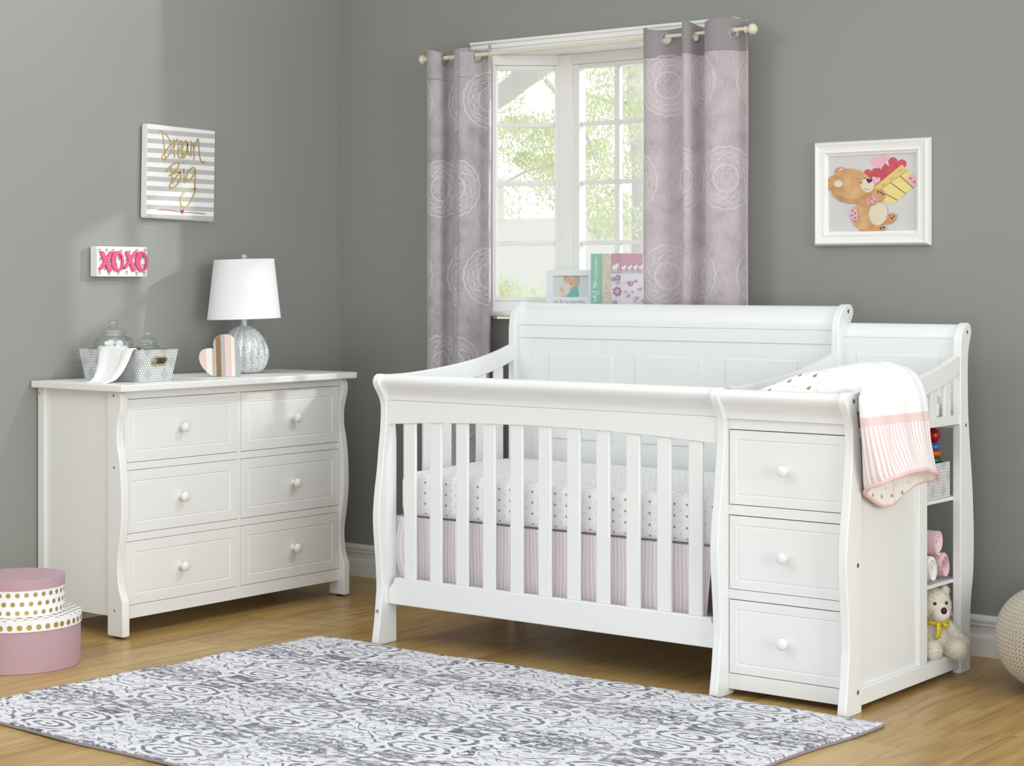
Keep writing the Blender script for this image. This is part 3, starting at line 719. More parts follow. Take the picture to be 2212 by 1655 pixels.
# mattress, skirt, pad
bm = BM(); box(bm, 1.193, 2.484, -.984, -.325, .437, .588)
bmesh.ops.bevel(bm, geom=bm.edges[:], offset=.036, segments=5, affect='EDGES', profile=.6)
bmesh.ops.recalc_face_normals(bm, faces=bm.faces[:]); bm.normal_update()
bmesh.ops.subdivide_edges(bm, edges=[e for e in bm.edges if e.calc_length() > .3], cuts=14, use_grid_fill=True)
for v in bm.verts:
    if v.co.z > .58: v.co.z += .006*math.sin(v.co.x*7)*math.sin(v.co.y*9) + .004
boxuv(bm)
o = mesh_obj('crib_mattress', bm, 'sheet', ang=60); recenter(o, (1.84, -.65, .437)); tag(o, 'crib mattress in a white fitted sheet printed with gold and pink hearts', 'mattress')
bm = BM()
def skirtfn(u, v):
    x = 1.168 + u*(2.462-1.168); z = .4345 - v*.285; w = v**.7
    y = -.972 - .006*w*math.sin(x*52) - .004*w*math.sin(x*23+1)
    if u < .06: k = (1-u/.06); bul = math.sin(min(1, v*1.25)*PI); x -= .018*k*bul; y -= .022*k*bul
    if u > .965: x -= .03*w*(u-.965)/.035
    return (x, y, z)
grid(bm, 220, 22, skirtfn, uvfn=lambda u, v: (u*1.30 + .004*math.sin(v*5+u*30)*v, v*.285))
grid(bm, 60, 16, lambda u, v: (1.166 - .004*v**.6*math.sin(u*40) , -.965 + u*.64, .4345 - v*.285), uvfn=lambda u, v: (u*.64, v*.285))
o = mesh_obj('bed_skirt', bm, 'skirt', recalc=False); md = o.modifiers.new('thickness', 'SOLIDIFY'); md.thickness = .002
bmx = BM(); box(bmx, 1.19, 2.48, -.95, -.33, .405, .435)
recenter(o, (1.82, -.65, .15)); tag(o, 'pink and white striped bed skirt hanging under the crib mattress', 'bed skirt')
mesh_obj('mattress_support', bmx, 'white', crib)
bm = BM(); box(bm, 2.545, 2.934, -.985, -.325, .8075, .862)
bmesh.ops.bevel(bm, geom=bm.edges[:], offset=.018, segments=3, affect='EDGES')
for v in bm.verts:
    if v.co.z > .84: v.co.z += .02*abs((v.co.x-2.74)/.19)**2
o = mesh_obj('changing_pad', bm, 'pad_white', ang=60); recenter(o, (2.74, -.65, .8075)); tag(o, 'white changing pad on the changing table under the comforter', 'pad')

# comforter
keys = [(2.575, .908, -.955, -.885, .010), (2.64, .918, -.985, -.80, .040), (2.74, .938, -.998, -.70, .068), (2.84, .956, -.998, -.650, .082), (2.915, .975, -.992, -.640, .064),
        (2.975, .962, -1.010, -.660, .052), (3.008, .915, -1.066, -.675, .058), (3.019, .85, -1.072, -.684, .072), (3.026, .78, -1.060, -.692, .086), (3.032, .715, -1.036, -.682, .102), (3.034, .69, -1.015, -.672, .108)]
KP = crom(keys, 8); NK = len(KP)
cum = [0.0]
for a, b in zip(KP, KP[1:]): cum.append(cum[-1] + math.hypot(b[0]-a[0], b[1]-a[1]))
print('comforter length', cum[-1])
NT = 56
def comf(th, i):
    x, z, y0, y1, tk = KP[i]; a = KP[max(0, i-1)]; b = KP[min(NK-1, i+1)]
    tx, tz = b[0]-a[0], b[1]-a[1]; L = math.hypot(tx, tz) or 1; nx, nz = -tz/L, tx/L
    cth, sth = math.cos(th), math.sin(th); yc, hw = (y0+y1)/2, (y1-y0)/2
    s = math.copysign(abs(sth)**.55, sth); y = yc + hw*math.copysign(abs(cth)**.9, cth)
    fr = cum[i]/cum[-1]; wob = 1 + .10*math.sin(9*th + 5*fr)*fr
    off = tk/2*s*wob
    off += .004*math.sin(y*55 + fr*9)*max(0, sth)*min(1, fr*4)
    px, pz = x + nx*off, z + nz*off
    if fr < .66: pz -= .075*max(0, -cth-.45)*min(1, fr*6)*min(1, (.66-fr)*8)
    k = max(0, (fr-.72)/.28)
    if k > 0:
        inner = .5 - .5*sth
        tip = math.exp(-((y+.83)/.13)**2)
        pz -= k*k*(inner*(.052 + .046*tip)) - k*k*(1-inner)*.012*math.sin((y+1.0)*7)
        pz -= k*.035*(cth*.5+.1)*(1-inner)
        px -= k*k*inner*.018
    px = max(px, 2.9725) if pz < .945 and x > 2.96 else px
    return (px, y, pz)
bm = BM(); uvl = bm.loops.layers.uv.verify()
vs = [[bm.verts.new(comf(2*PI*k/NT, i)) for k in range(NT)] for i in range(NK)]
pcum = [0.0]
for k in range(NT): pcum.append(pcum[-1] + (vs[int(NK*.8)][(k+1) % NT].co - vs[int(NK*.8)][k].co).length)
vlen = []
for k in range(NT):
    a_ = [0.0]
    for i in range(1, NK): a_.append(a_[-1] + ((vs[i][k].co - vs[i-1][k].co).length if cum[i] > .60 else cum[i]-cum[i-1]))
    vlen.append(a_)
for i in range(NK-1):
    for k in range(NT):
        f = bm.faces.new((vs[i][k], vs[i][(k+1) % NT], vs[i+1][(k+1) % NT], vs[i+1][k]))
        for lp, (a, b) in zip(f.loops, ((i, k), (i, k+1), (i+1, k+1), (i+1, k))):
            p = vs[a][b % NT].co; lp[uvl].uv = (pcum[b], vlen[b % NT][a])
bm.faces.new(vs[0])
rim = [vs[-1][k].co.copy() for k in range(NT)]
comforter = thing('baby_comforter', 'white padded comforter with pink striped edge draped over the changer side', 'comforter', (2.8, -.8, .88))
o = mesh_obj('quilt', bm, ['comf', 'qhearts'], comforter, ang=80)
md = o.modifiers.new('thickness', 'SOLIDIFY'); md.thickness = .007; md.offset = -1; md.material_offset = 1; md.material_offset_rim = 0
bm = BM(); tube(bm, [p + Vector((0, 0, -.001)) for p in rim], .0068, 8, closed=True); mesh_obj('piping', bm, 'piping', comforter)
bm = BM()
j = NT*3//4 + 2
tube(bm, [vv for vv in [Vector(comf(2*PI*j/NT, i)) + Vector((.006, 0, 0)) for i in range(NK-14, NK)]], .003, 6); mesh_obj('seam_piping', bm, 'piping', comforter)

# ---- things in the open shelves
bm = BM(); y0, y1, x0, x1, z0, z1 = -.527, -.318, 2.67, 2.936, .5640, .677
tp = .004
for s in (0, 1):
    pass
def openbox(bm, x0, x1, y0, y1, z0, z1, t, fl=0.0, mi_out=0, mi_in=1):
    def ring(e, z): return [bm.verts.new(p) for p in ((x0-e, y0-e, z), (x1+e, y0-e, z), (x1+e, y1+e, z), (x0-e, y1+e, z))]
    a = ring(0, z0); b = ring(fl, z1); cc = ring(fl-t, z1); d = ring(-t, z0+t)
    for A, B, mi in ((a, b, mi_out), (b, cc, mi_out), (cc, d, mi_in)):
        for k in range(4): bm.faces.new((A[k], A[(k+1) % 4], B[(k+1) % 4], B[k])).material_index = mi
    bm.faces.new(a[::-1]).material_index = mi_out; bm.faces.new(d).material_index = mi_in
openbox(bm, x0, x1, y0, y1, z0, z1, .004)
o = mesh_obj('storage_bin', bm, ['dotbox', 'boxin'], None, .0015, ang=30); recenter(o, (2.80, -.42, z0)); tag(o, 'square grey bin with white dots on the upper open shelf of the changer', 'bin')
toy = thing('stacking_toy', 'wooden ring stacker with a red ball on top standing in the shelf bin', 'toy', (2.895, -.357, .5682))
tx, ty = 2.895, -.357
bm = BM(); lathe(bm, [(.006, .612), (.006, .74)], tx, ty, 0, 12); mesh_obj('pole', bm, 'birch', toy)
bm = BM(); lathe(bm, [(.03, .5685), (.032, .572), (.032, .612), (.03, .615)], tx, ty, 0, 28); mesh_obj('base', bm, 'birch', toy)
for zc, R, h, mt in ((.724, .0255, .0105, 'blue_lacquer'), (.7025, .0272, .011, 'orange_lacquer'), (.680, .0285, .0115, 'green_lacquer'), (.657, .030, .0115, 'navy_lacquer'), (.633, .031, .0115, 'red_lacquer')):
    bm = BM(); lathe(bm, [(.007, -h), (R-.010, -h)] + [(R-.010 + .010*math.cos(a), h*math.sin(a)) for a in [(-.42+.12*i)*PI for i in range(8)]] + [(R-.010, h), (.007, h)], tx, ty, zc, 32)
    q = mesh_obj('ring', bm, mt, toy, ang=60); q['label'] = mt.split('_')[0] + ' ring'
bm = BM(); ball(bm, (tx, ty, .7595), .0248, 28, 18); q = mesh_obj('ball', bm, 'red_lacquer', toy); q['label'] = 'red ball'
def roll(name, label, cy, cz, R, mat, x1, turns, flat=1.0, heart=False, lump=0):
    bm = BM(); th = R/(turns+.5)*.98; N = int(turns*26); pts = []
    for s in (1, -1):
        seq = range(N+1) if s == 1 else range(N, -1, -1)
        for i in seq:
            a = 2*PI*turns*i/N; r = th*.45 + (R-th*.5-th*.45)*i/N + s*th*.38
            r = max(.0015, r); pts.append((cy + r*math.cos(a+1.2)*flat, cz + r*math.sin(a+1.2)))
    xs = [x1-.24, x1-.003, x1]
    A = [bm.verts.new((xs[0], y, z)) for y, z in pts]; B = [bm.verts.new((x1-.004 + .006*math.sin(i*.21)*lump - .014*(1-min(1, math.hypot((y-cy)/flat, z-cz)/R)), y, z)) for i, (y, z) in enumerate(pts)]
    n = len(pts); h = n//2
    for i in range(n): bm.faces.new((A[i], B[i], B[(i+1) % n], A[(i+1) % n]))
    for i in range(h-1): bm.faces.new((B[i], B[n-1-i], B[n-2-i], B[i+1])); bm.faces.new((A[i], A[i+1], A[n-2-i], A[n-1-i]))
    if heart:
        pass
    o = mesh_obj(name, bm, mat, None, .0045 if lump else .0015, 3, ang=50); recenter(o, (x1-.12, cy, cz-R)); tag(o, label, 'blanket', 'rolled blankets on the middle shelf'); return o
roll('rolled_blanket', 'pale pink rolled blanket lying on top of the other two rolls', -.385, .4245, .0425, 'pink_plush', 2.935, 3.6, .86)
roll('rolled_blanket', 'white plush rolled blanket at the front of the middle shelf', -.437, .3455, .0450, 'white_plush', 2.938, 2.2, 1, lump=1)
roll('rolled_blanket', 'rose pink plush rolled blanket at the rear of the middle shelf', -.3415, .3465, .0460, 'rose_plush', 2.936, 2.3, 1, lump=1)

# ---- teddy bear
def blob_mesh(parts, vox):
    bm = BM()
    for p, r, sc in parts: ball(bm, p, r, 20, 14, sc)
    me = bpy.data.meshes.new('tmp'); bm.to_mesh(me); bm.free()
    ob = bpy.data.objects.new('tmp', me); COL.objects.link(ob)
    md = ob.modifiers.new('r', 'REMESH'); md.mode = 'VOXEL'; md.voxel_size = vox
    md = ob.modifiers.new('s', 'SMOOTH'); md.factor = .6; md.iterations = 6
    dg = bpy.context.evaluated_depsgraph_get(); dg.update()
    out = bpy.data.meshes.new_from_object(ob.evaluated_get(dg)); bpy.data.objects.remove(ob); bpy.data.meshes.remove(me); return out
def add_fur(bm, n, ln, w, seed, skip=None, down=.35):
    rd = random.Random(seed); fs = bm.faces[:]; areas = [f.calc_area() for f in fs]; tot = sum(areas)
    import bisect
    cu = []; s = 0
    for a in areas: s += a; cu.append(s)
    for _ in range(n):
        f = fs[min(len(fs)-1, bisect.bisect(cu, rd.random()*tot))]; vsx = [v.co for v in f.verts]
        a, b = rd.random(), rd.random(); p = vsx[0].lerp(vsx[1], a).lerp(vsx[-1].lerp(vsx[-2], a), b)
        if skip and skip(p): continue
        d = (f.normal + Vector((rd.uniform(-.7, .7), rd.uniform(-.7, .7), rd.uniform(-.7, .5)-down))).normalized()
        t = d.cross(Vector((rd.uniform(-1, 1), rd.uniform(-1, 1), rd.uniform(-1, 1)))).normalized()*w
        L = ln*(.6+rd.random()*.8)
        bm.faces.new([bm.verts.new(p - t - f.normal*.001), bm.verts.new(p + t - f.normal*.001), bm.verts.new(p + d*L)])
bx, by = 2.900, -.372
fdir = Vector((.80, -.58, 0)).normalized(); sdir = Vector((.58, .80, 0)).normalized()
def bp(f, s, z): return Vector((bx, by, 0)) + fdir*f + sdir*s + Vector((0, 0, z))
bear = thing('teddy_bear', 'cream plush teddy bear with yellow ribbon sitting on the bottom shelf', 'teddy bear', (bx, by, .0625))
parts = [(bp(0, 0, .118), .054, (1, 1, 1.05)), (bp(.005, 0, .155), .044, (1, 1, 1.1)), (bp(.004, 0, .222), .054, (1, 1.05, .98)), (bp(.028, 0, .206), .036, (1, 1, 1)),
         (bp(-.006, -.048, .262), .019, (.6, 1, 1)), (bp(-.006, .048, .262), .019, (.6, 1, 1))]
for s in (-1, 1):
    for k in range(6):
        t = k/5; parts.append((bp(.005+.03*t, s*(.040+.042*t), .165-.062*t), .020+.003*t, (1, 1, 1)))
    for k in range(5):
        t = k/4; parts.append((bp(.02+.055*t, s*(.030+.014*t), .092+.002*t), .026+.005*t, (1, 1, 1)))
me = blob_mesh(parts, .0035); bm = BM(); bm.from_mesh(me); bpy.data.meshes.remove(me)
add_fur(bm, 16000, .0075, .0007, 4, skip=lambda p: (p - bp(.060, 0, .203)).length < .032)
mesh_obj('body', bm, 'bear_fur', bear, recalc=False, ang=180)
bm = BM(); ball(bm, bp(.048, 0, .203), .031, 24, 16, (1, 1, .88)); mesh_obj('muzzle', bm, 'bear_muzzle', bear)
bm = BM(); ball(bm, bp(.075, .0, .216), .0125, 18, 12, (.7, 1, .9)); mesh_obj('nose', bm, 'nose_brown', bear)
for s in (-1, 1):
    bm = BM(); ball(bm, bp(.053, s*.020, .236), .0055, 14, 10); mesh_obj('eye', bm, 'eye_black', bear)
bm = BM()
N = 40; vsr = []
for k in range(N):
    a = 2*PI*k/N; p = bp(.012 + .047*math.cos(a), .046*math.sin(a), .179 - .006*math.cos(a)); vsr.append((bm.verts.new(p - Vector((0, 0, .006))), bm.verts.new(p + Vector((0, 0, .006)))))
for k in range(N): bm.faces.new((vsr[k][0], vsr[(k+1) % N][0], vsr[(k+1) % N][1], vsr[k][1]))
for s0, dx, L in ((-.012, -.004, .055), (.006, .010, .020)):
    prev = None
    for i in range(7):
        t = i/6; p = bp(.062 + .006*math.sin(t*3), s0+dx*t, .178-L*t); q = (bm.verts.new(p - sdir*.0075), bm.verts.new(p + sdir*.0075 + Vector((0, 0, .006 if i == 6 else 0))))
        if prev: bm.faces.new((prev[0], prev[1], q[1], q[0]))
        prev = q
o = mesh_obj('ribbon', bm, 'ribbon', bear); md = o.modifiers.new('t', 'SOLIDIFY'); md.thickness = .0012

# ================================================================== DRESSER
dr = thing('dresser', 'white six-drawer dresser with curved front legs against the left wall', 'dresser', (.19, -.97, 0))
dprof = [(.336, .008), (.336, .8655), (.383, .8655), (.395, .862), (.404, .852), (.409, .832), (.4055, .805), (.399, .780), (.391, .751), (.388, .716), (.391, .673), (.400, .633), (.4075, .58), (.412, .518), (.4135, .456), (.410, .395), (.402, .339), (.393, .288), (.3905, .25), (.392, .222), (.397, .182), (.407, .152), (.4165, .133), (.417, .008)]
dpr = smooth_prof(dprof, 2, 22)
for y0, y1 in ((-1.556, -1.523), (-.422, -.389)):
    bm = BM(); prism(bm, dpr, 1, y0, y1); L = mesh_obj('front_leg', bm, 'dresser', dr, .004, 3)
    if y0 < -1: L1 = L
    bm = BM(); lathe(bm, [(.012, 0), (.012, .009)], .378, (y0+y1)/2, 0, 16); mesh_obj('glide', bm, 'blackfoot', L)
for p in ((.371, .851), (.373, .599), (.375, .099)): bolt(L1, (p[0], -1.556, p[1]), (0, -1, 0), .006, 'boltw')
bm = BM(); box(bm, -.046, -.008, -1.556, -1.523, .008, .8655); L = mesh_obj('back_leg', bm, 'dresser', dr, .003); bolt(L, (-.034, -1.556, .843), (0, -1, 0), .005, 'boltw')
bm = BM(); box(bm, -.006, .03, -.422, -.389, .008, .8655); mesh_obj('back_leg', bm, 'dresser', dr, .003)
bm = BM(); box(bm, -.008, .336, -1.543, -1.527, .074, .8655); mesh_obj('side_panel', bm, 'dresser', dr, .001)
bm = BM(); box(bm, .03, .336, -.418, -.402, .074, .8655); mesh_obj('side_panel', bm, 'dresser', dr, .001)
bm = BM()
zr = [(.1105, .3335), (.3625, .5845), (.6130, .8350)]; yc = [(-1.523, -.975), (-.957, -.422)]
bm.free()
for z0, z1 in ((.0635, .1095), (.3345, .3615), (.5855, .6120), (.8360, .8655)):
    bm = BM(); box(bm, .365, .3865, -1.523, -.422, z0, z1); mesh_obj('drawer_rail', bm, 'dresser', dr, .0015)
for z0, z1 in zr:
    bm = BM(); box(bm, .365, .3855, -.975, -.957, z0-.001, z1+.001); mesh_obj('drawer_divider', bm, 'dresser', dr, .001)
bm = BM(); box(bm, .0, .01, -1.53, -.41, .08, .86); mesh_obj('back_panel', bm, 'dresser', dr)
for z0, z1 in zr:
    for (ya, yb), ky in zip(yc, (-1.2575, -.6785)):
        bm = BM(); panel_slab(bm, (.3865, ya+.0015, z0+.0005), (0, 1, 0), (0, 0, 1), (1, 0, 0), yb-ya-.003, z1-z0-.001, .018, [(0, 0), (.0015, .0015), (.036, .0015), (.0385, -.0012), (.0405, -.0012), (.043, .0004)])
        box(bm, .02, .368, ya+.015, yb-.015, z0+.012, z1-.03)
        d = mesh_obj('drawer', bm, 'dresser', dr, smooth=False); knob(d, (.387, ky, (z0+z1)/2), (1, 0, 0), None, 'dresser')
bm = BM(); prism(bm, [(-.042, -1.589), (.449, -1.589), (.449, -.380), (-.004, -.380)], 2, .8660, .8905); mesh_obj('top', bm, 'dresser', dr, .004, 3)
ZT = .8905

# ---- bin with jars and towel
def frustum_bin():
    b0 = (.057, .346, -1.420, -1.268); t0 = (.039, .366, -1.438, -1.250); za, zb = ZT+.0005, 1.0055; t = .004
    root = thing('storage_bin', 'grey white-dotted bin holding glass jars on the dresser', 'bin', ((b0[0]+b0[1])/2, (b0[2]+b0[3])/2, za))
    bm = BM()
    def ring(r, z, e): return [Vector(p) for p in ((r[0]+e, r[2]+e, z), (r[1]-e, r[2]+e, z), (r[1]-e, r[3]-e, z), (r[0]+e, r[3]-e, z))]
    def lay(e0, z0, e1, mi, flip):
        lo, hi = ring(b0, z0, e0), ring(t0, zb, e1)
        for k in range(4):
            q = [lo[k], lo[(k+1) % 4], hi[(k+1) % 4], hi[k]]
            if k == 1: # handle side (faces +x): hole
                n = 40; cen = (q[0]+q[1]+q[2]+q[3])/4 + Vector((0, .010, .016)); U = (q[1]-q[0]).normalized(); W = ((q[3]+q[2])/2-(q[0]+q[1])/2).normalized()
                inner, outer = [], []
                for j in range(n):
                    a = 2*PI*j/n; ca, sa = math.cos(a), math.sin(a); r = .0125; hx = .021
                    ix = (hx if ca > 0 else -hx) + r*ca; iy = r*sa; inner.append(bm.verts.new(cen + U*ix + W*iy))
                    ang = math.atan2(iy*1.6, ix); best = None
                    d = U*math.cos(ang) + W*math.sin(ang)
                    for A, B in ((q[0], q[1]), (q[1], q[2]), (q[2], q[3]), (q[3], q[0])):
                        # intersect in UW plane
                        ax, ay = (A-cen).dot(U), (A-cen).dot(W); ex, ey = (B-A).dot(U), (B-A).dot(W); dx, dy = math.cos(ang), math.sin(ang)
                        den = dx*ey - dy*ex
                        if abs(den) < 1e-9: continue
                        tt = (ax*ey - ay*ex)/den; ss = (ax*dy - ay*dx)/den
                        if tt > 0 and -1e-6 <= ss <= 1+1e-6: best = A + (B-A)*ss
                    outer.append(best)
                cor = sorted(((min(range(n), key=lambda j: (outer[j]-P).length), P) for P in q), key=lambda x: x[0])
                for j, P in cor: outer[j] = P
                ov = [bm.verts.new(p) for p in outer]
                for j in range(n): bm.faces.new((ov[j], ov[(j+1) % n], inner[(j+1) % n], inner[j])).material_index = mi
            else:
                bm.faces.new([bm.verts.new(p) for p in q]).material_index = mi
    lay(0, za, 0, 0, False); lay(t, za+t, t, 1, True)
    A, B = ring(t0, zb, 0), ring(t0, zb, t)
    for k in range(4): bm.faces.new([bm.verts.new(p) for p in (A[k], A[(k+1) % 4], B[(k+1) % 4], B[k])])
    bm.faces.new([bm.verts.new(p) for p in ring(b0, za, 0)]); bm.faces.new([bm.verts.new(p) for p in ring(b0, za+t, t)]).material_index = 1
    bmesh.ops.remove_doubles(bm, verts=bm.verts[:], dist=1e-6)
    mesh_obj('bin_body', bm, ['dotbox', 'boxin'], root, ang=25)
    lo, hi = ring(b0, za, 0), ring(t0, zb, 0); q = [lo[1], lo[2], hi[2], hi[1]]
    cen = (q[0]+q[1]+q[2]+q[3])/4 + Vector((0, .010, .016)); U = (q[1]-q[0]).normalized(); W = ((q[3]+q[2])/2-(q[0]+q[1])/2).normalized(); Nn = U.cross(W)
    if Nn.x < 0: Nn = -Nn
    bm = BM(); tube(bm, [cen + U*((.021 if math.cos(a) > 0 else -.021) + .0145*math.cos(a)) + W*.0145*math.sin(a) + Nn*.001 for a in [2*PI*j/40 for j in range(40)]], .0036, 10, closed=True)
    h = mesh_obj('handle', bm, 'gold', root); h['label'] = 'gold oval ring handle'
frustum_bin()
def jar(label, x, y, z0, s, prof, lidp, group):
    t = thing('glass_jar', label, 'jar', (x, y, z0), group)
    out = [(r, h) for r, h in prof]; inn = [(max(.001, r-.003), h + (.004 if i == 0 else 0)) for i, (r, h) in enumerate(prof)]
    bm = BM(); lathe(bm, [(.001, prof[0][1])] + out + inn[::-1] + [(.001, inn[0][1])], x, y, 0, 40, close=False); mesh_obj('jar_body', bm, 'jar', t, ang=60)
    bm = BM(); lathe(bm, lidp[0], x, y, 0, 40); l = mesh_obj('lid', bm, 'jar', t, ang=60)
    bm = BM(); kp = lidp[1]; lathe(bm, kp, x, y, 0, 24, fn=lambda a, h: 1+.08*math.cos(6*a)); mesh_obj('knob', bm, 'jar', l, ang=60)
zb = ZT + .005
jar('large lidded glass jar of cotton balls in the dotted bin', .121, -1.345, zb, 1,
    [(.052, zb), (.058, .905), (.066, .94), (.072, .98), (.0742, 1.012), (.072, 1.030), (.062, 1.043), (.050, 1.049), (.0455, 1.053), (.0455, 1.060), (.048, 1.0625)],
    ([(.004, 1.0630), (.0495, 1.0635), (.0505, 1.067), (.047, 1.071), (.034, 1.078), (.020, 1.083), (.009, 1.085), (.002, 1.0855)], [(.010, 1.085), (.008, 1.088), (.013, 1.092), (.0170, 1.098), (.0150, 1.104), (.008, 1.1075), (.002, 1.108)]), 'glass jars in the bin')
jar('small lidded glass jar beside the large jar in the dotted bin', .281, -1.322, zb, 1,
    [(.042, zb), (.046, .905), (.050, .94), (.053, .975), (.0532, 1.000), (.050, 1.010), (.042, 1.0155), (.037, 1.0185), (.0372, 1.027), (.040, 1.030)],
    ([(.004, 1.0305), (.0412, 1.031), (.0420, 1.0345), (.038, 1.0385), (.026, 1.045), (.015, 1.049), (.007, 1.051), (.002, 1.0515)], [(.008, 1.051), (.007, 1.0535), (.0115, 1.056), (.0135, 1.0605), (.011, 1.0655), (.006, 1.069), (.0035, 1.072), (.001, 1.0725)]), 'glass jars in the bin')
rd = random.Random(11); k0 = None
spots = []
for lay, (zz, R, n) in enumerate(((.917, .036, 6), (.946, .044, 8), (.975, .048, 8), (1.000, .044, 7), (1.018, .022, 3), (.935, .0, 1), (.990, .0, 1))):
    for i in range(n): a = 2*PI*i/max(1, n) + lay*.7; spots.append((.121+R*math.cos(a), -1.345+R*math.sin(a), zz + rd.uniform(-.002, .002)))
for i, p in enumerate(spots):
    if k0 is None:
        bm = BM(); vsb = ball(bm, (0, 0, 0), .0155, 14, 10)
        for v in vsb: v.co *= 1 + .12*noise.noise(v.co*90)
        k0 = mesh_obj('cotton_ball', bm, 'cotton'); tag(k0, 'fluffy white cotton ball heaped in the large glass jar', 'cotton ball', 'cotton balls in the large jar'); o = k0
    else: o = k0.copy(); COL.objects.link(o)
    o.location = p; o.rotation_euler = (rd.random()*6, rd.random()*6, rd.random()*6)
bm = BM()
for i in range(26):
    a = rd.random()*6.28; r = .036*math.sqrt(rd.random()); x, y = .281+r*math.cos(a), -1.322+r*math.sin(a); t2 = rd.uniform(-.3, .3)
    tube(bm, [(x, y, zb+.006), (x+.018*t2, y+.01*t2, zb+.076)], .0011, 5); ball(bm, (x+.018*t2, y+.01*t2, zb+.080), .0028, 8, 6, (1, 1, 1.8))
o = mesh_obj('cotton_swabs', bm, 'cotton'); recenter(o, (.281, -1.322, zb+.005)); tag(o, 'bunch of cotton swabs standing in the small glass jar', 'cotton swabs', None, 'stuff')
# towel over the rim
bm = BM()
tw = crom([(-1.412, .965), (-1.424, .995), (-1.4345, 1.012), (-1.446, 1.006), (-1.455, .985), (-1.464, .955), (-1.478, .925), (-1.497, .902), (-1.520, .8945), (-1.545, .8935)], 5); NT_ = len(tw)
tl = [0]
for a, b in zip(tw, tw[1:]): tl.append(tl[-1]+math.hypot(b[0]-a[0], b[1]-a[1]))
def towelfn(u, v):
    f = v*(NT_-1); i = min(NT_-2, int(f)); t = f-i; y = tw[i][0]*(1-t)+tw[i+1][0]*t; z = tw[i][1]*(1-t)+tw[i+1][1]*t
    w = max(0, (v-.25)/.75); xa = .165 + .055*w; xb = .338 - .002*w + .012*math.sin(v*5)
    x = xa + (xb-xa)*u; fold = math.sin(u*PI*2.6+.9)*.022*w**.7*(1-.6*max(0, v-.8)/.2)
    y -= max(0, fold)+.004*w; z += max(0, math.sin(u*PI*1.4))*.006*(1-w) + (.018*max(0, u-.72)/.28*math.sin(w*PI) if u > .72 else 0)
    if u > .8: y += .02*(u-.8)/.2*w*(1-max(0, v-.85)/.15)
    return (x, y, max(z, ZT+.0035))
grid(bm, 46, 60, towelfn, uvfn=lambda u, v: (u*.17, v*tl[-1]))
o = mesh_obj('hand_towel', bm, 'waffle', recalc=False, ang=180); md = o.modifiers.new('t', 'SOLIDIFY'); md.thickness = .004; md.offset = 1
recenter(o, (.25, -1.49, ZT)); tag(o, 'white waffle hand towel hanging over the side of the dotted bin', 'towel')

# ---- lamp
lx, ly = .163, -.722
lamp = thing('table_lamp', 'table lamp with white drum shade and fluted silver base on the dresser', 'lamp', (lx, ly, ZT))
bm = BM(); pr = crom([(.050, ZT+.0005), (.074, ZT+.012), (.090, ZT+.036), (.0985, ZT+.070), (.0955, ZT+.100), (.083, ZT+.130), (.064, ZT+.156), (.042, ZT+.175), (.020, ZT+.185), (.013, ZT+.188)], 5)
lathe(bm, [(.004, ZT+.0005)] + pr + [(.004, ZT+.189)], lx, ly, 0, 144, fn=lambda a, h: 1 - .12*(1-abs(math.sin(8*a+.3))**.5)); mesh_obj('lamp_base', bm, 'lampbase', lamp, ang=80)
bm = BM(); lathe(bm, [(.013, 1.076), (.0128, 1.105), (.0128, 1.115)], lx, ly, 0, 24); mesh_obj('neck', bm, 'lampbase', lamp)
bm = BM(); R0, R1 = .1435, .1175
lathe(bm, [(R0-.002, 1.104), (R0, 1.1035), (R0+.0003, 1.108), (R0-.0006, 1.109), (R1+.0006, 1.331), (R1+.001, 1.332), (R1+.001, 1.336), (R1-.002, 1.336)] , lx, ly, 0, 72, close=False)
lathe(bm, [(R1-.002, 1.336), (R0-.002, 1.104)], lx, ly, 0, 72, close=False)
for v in bm.verts: # the shade sits very slightly askew
    d = ((v.co.x-lx)*.793 + (v.co.y-ly)*.609); v.co.z += d*.028
sh = mesh_obj('lamp_shade', bm, 'shade', lamp, ang=50)
bm = BM()
for a in (0, 2.09, 4.19): tube(bm, [(lx, ly, 1.330), (lx+(R1-.002)*math.cos(a), ly+(R1-.002)*math.sin(a), 1.331)], .0015, 6)
tube(bm, [(lx, ly, 1.11), (lx, ly, 1.333)], .003, 8); mesh_obj('spider', bm, 'chrome', sh)
bm = BM(); lathe(bm, [(.004, 1.331), (.006, 1.336), (.011, 1.341), (.0125, 1.347), (.009, 1.353), (.002, 1.356)], lx, ly, 0, 24); mesh_obj('finial', bm, 'lampbase', lamp)

# ---- striped wooden heart
hp = [(92, 1340), (98, 1292), (112, 1262), (138, 1238), (180, 1225), (235, 1220), (272, 1226), (264, 1170), (276, 1120), (310, 1080), (360, 1056), (420, 1050), (480, 1065), (530, 1110), (565, 1160), (585, 1230), (592, 1320), (595, 1400), (597, 1558), (592, 1566), (500, 1567), (400, 1568), (310, 1568), (250, 1555), (190, 1515), (140, 1462), (108, 1405)]
hs = .000308; bm = BM()
prism(bm, [((X-345)*hs, (1568-Y)*hs) for X, Y in hp], 1, 0, .028, 0)
lo = [f for f in bm.faces if all(abs(v.co.y) < 1e-6 for v in f.verts)]
cuts = [(176, 183), (256, 263), (300, 305), (366, 371), (412, 417), (482, 487), (532, 537)]
edges = []
for a, b in cuts:
    for X in (a, b):
        xx = (X-345)*hs
        g = [f for f in bm.faces if all(abs(v.co.y) < 1e-5 for v in f.verts)]
        bmesh.ops.bisect_plane(bm, geom=g + list({e for f in g for e in f.edges}) + list({v for f in g for v in f.verts}), dist=1e-6, plane_co=(xx, 0, 0), plane_no=(1, 0, 0.03))
seqm = [1, 2, 3, 4, 3, 1, 2, 3]
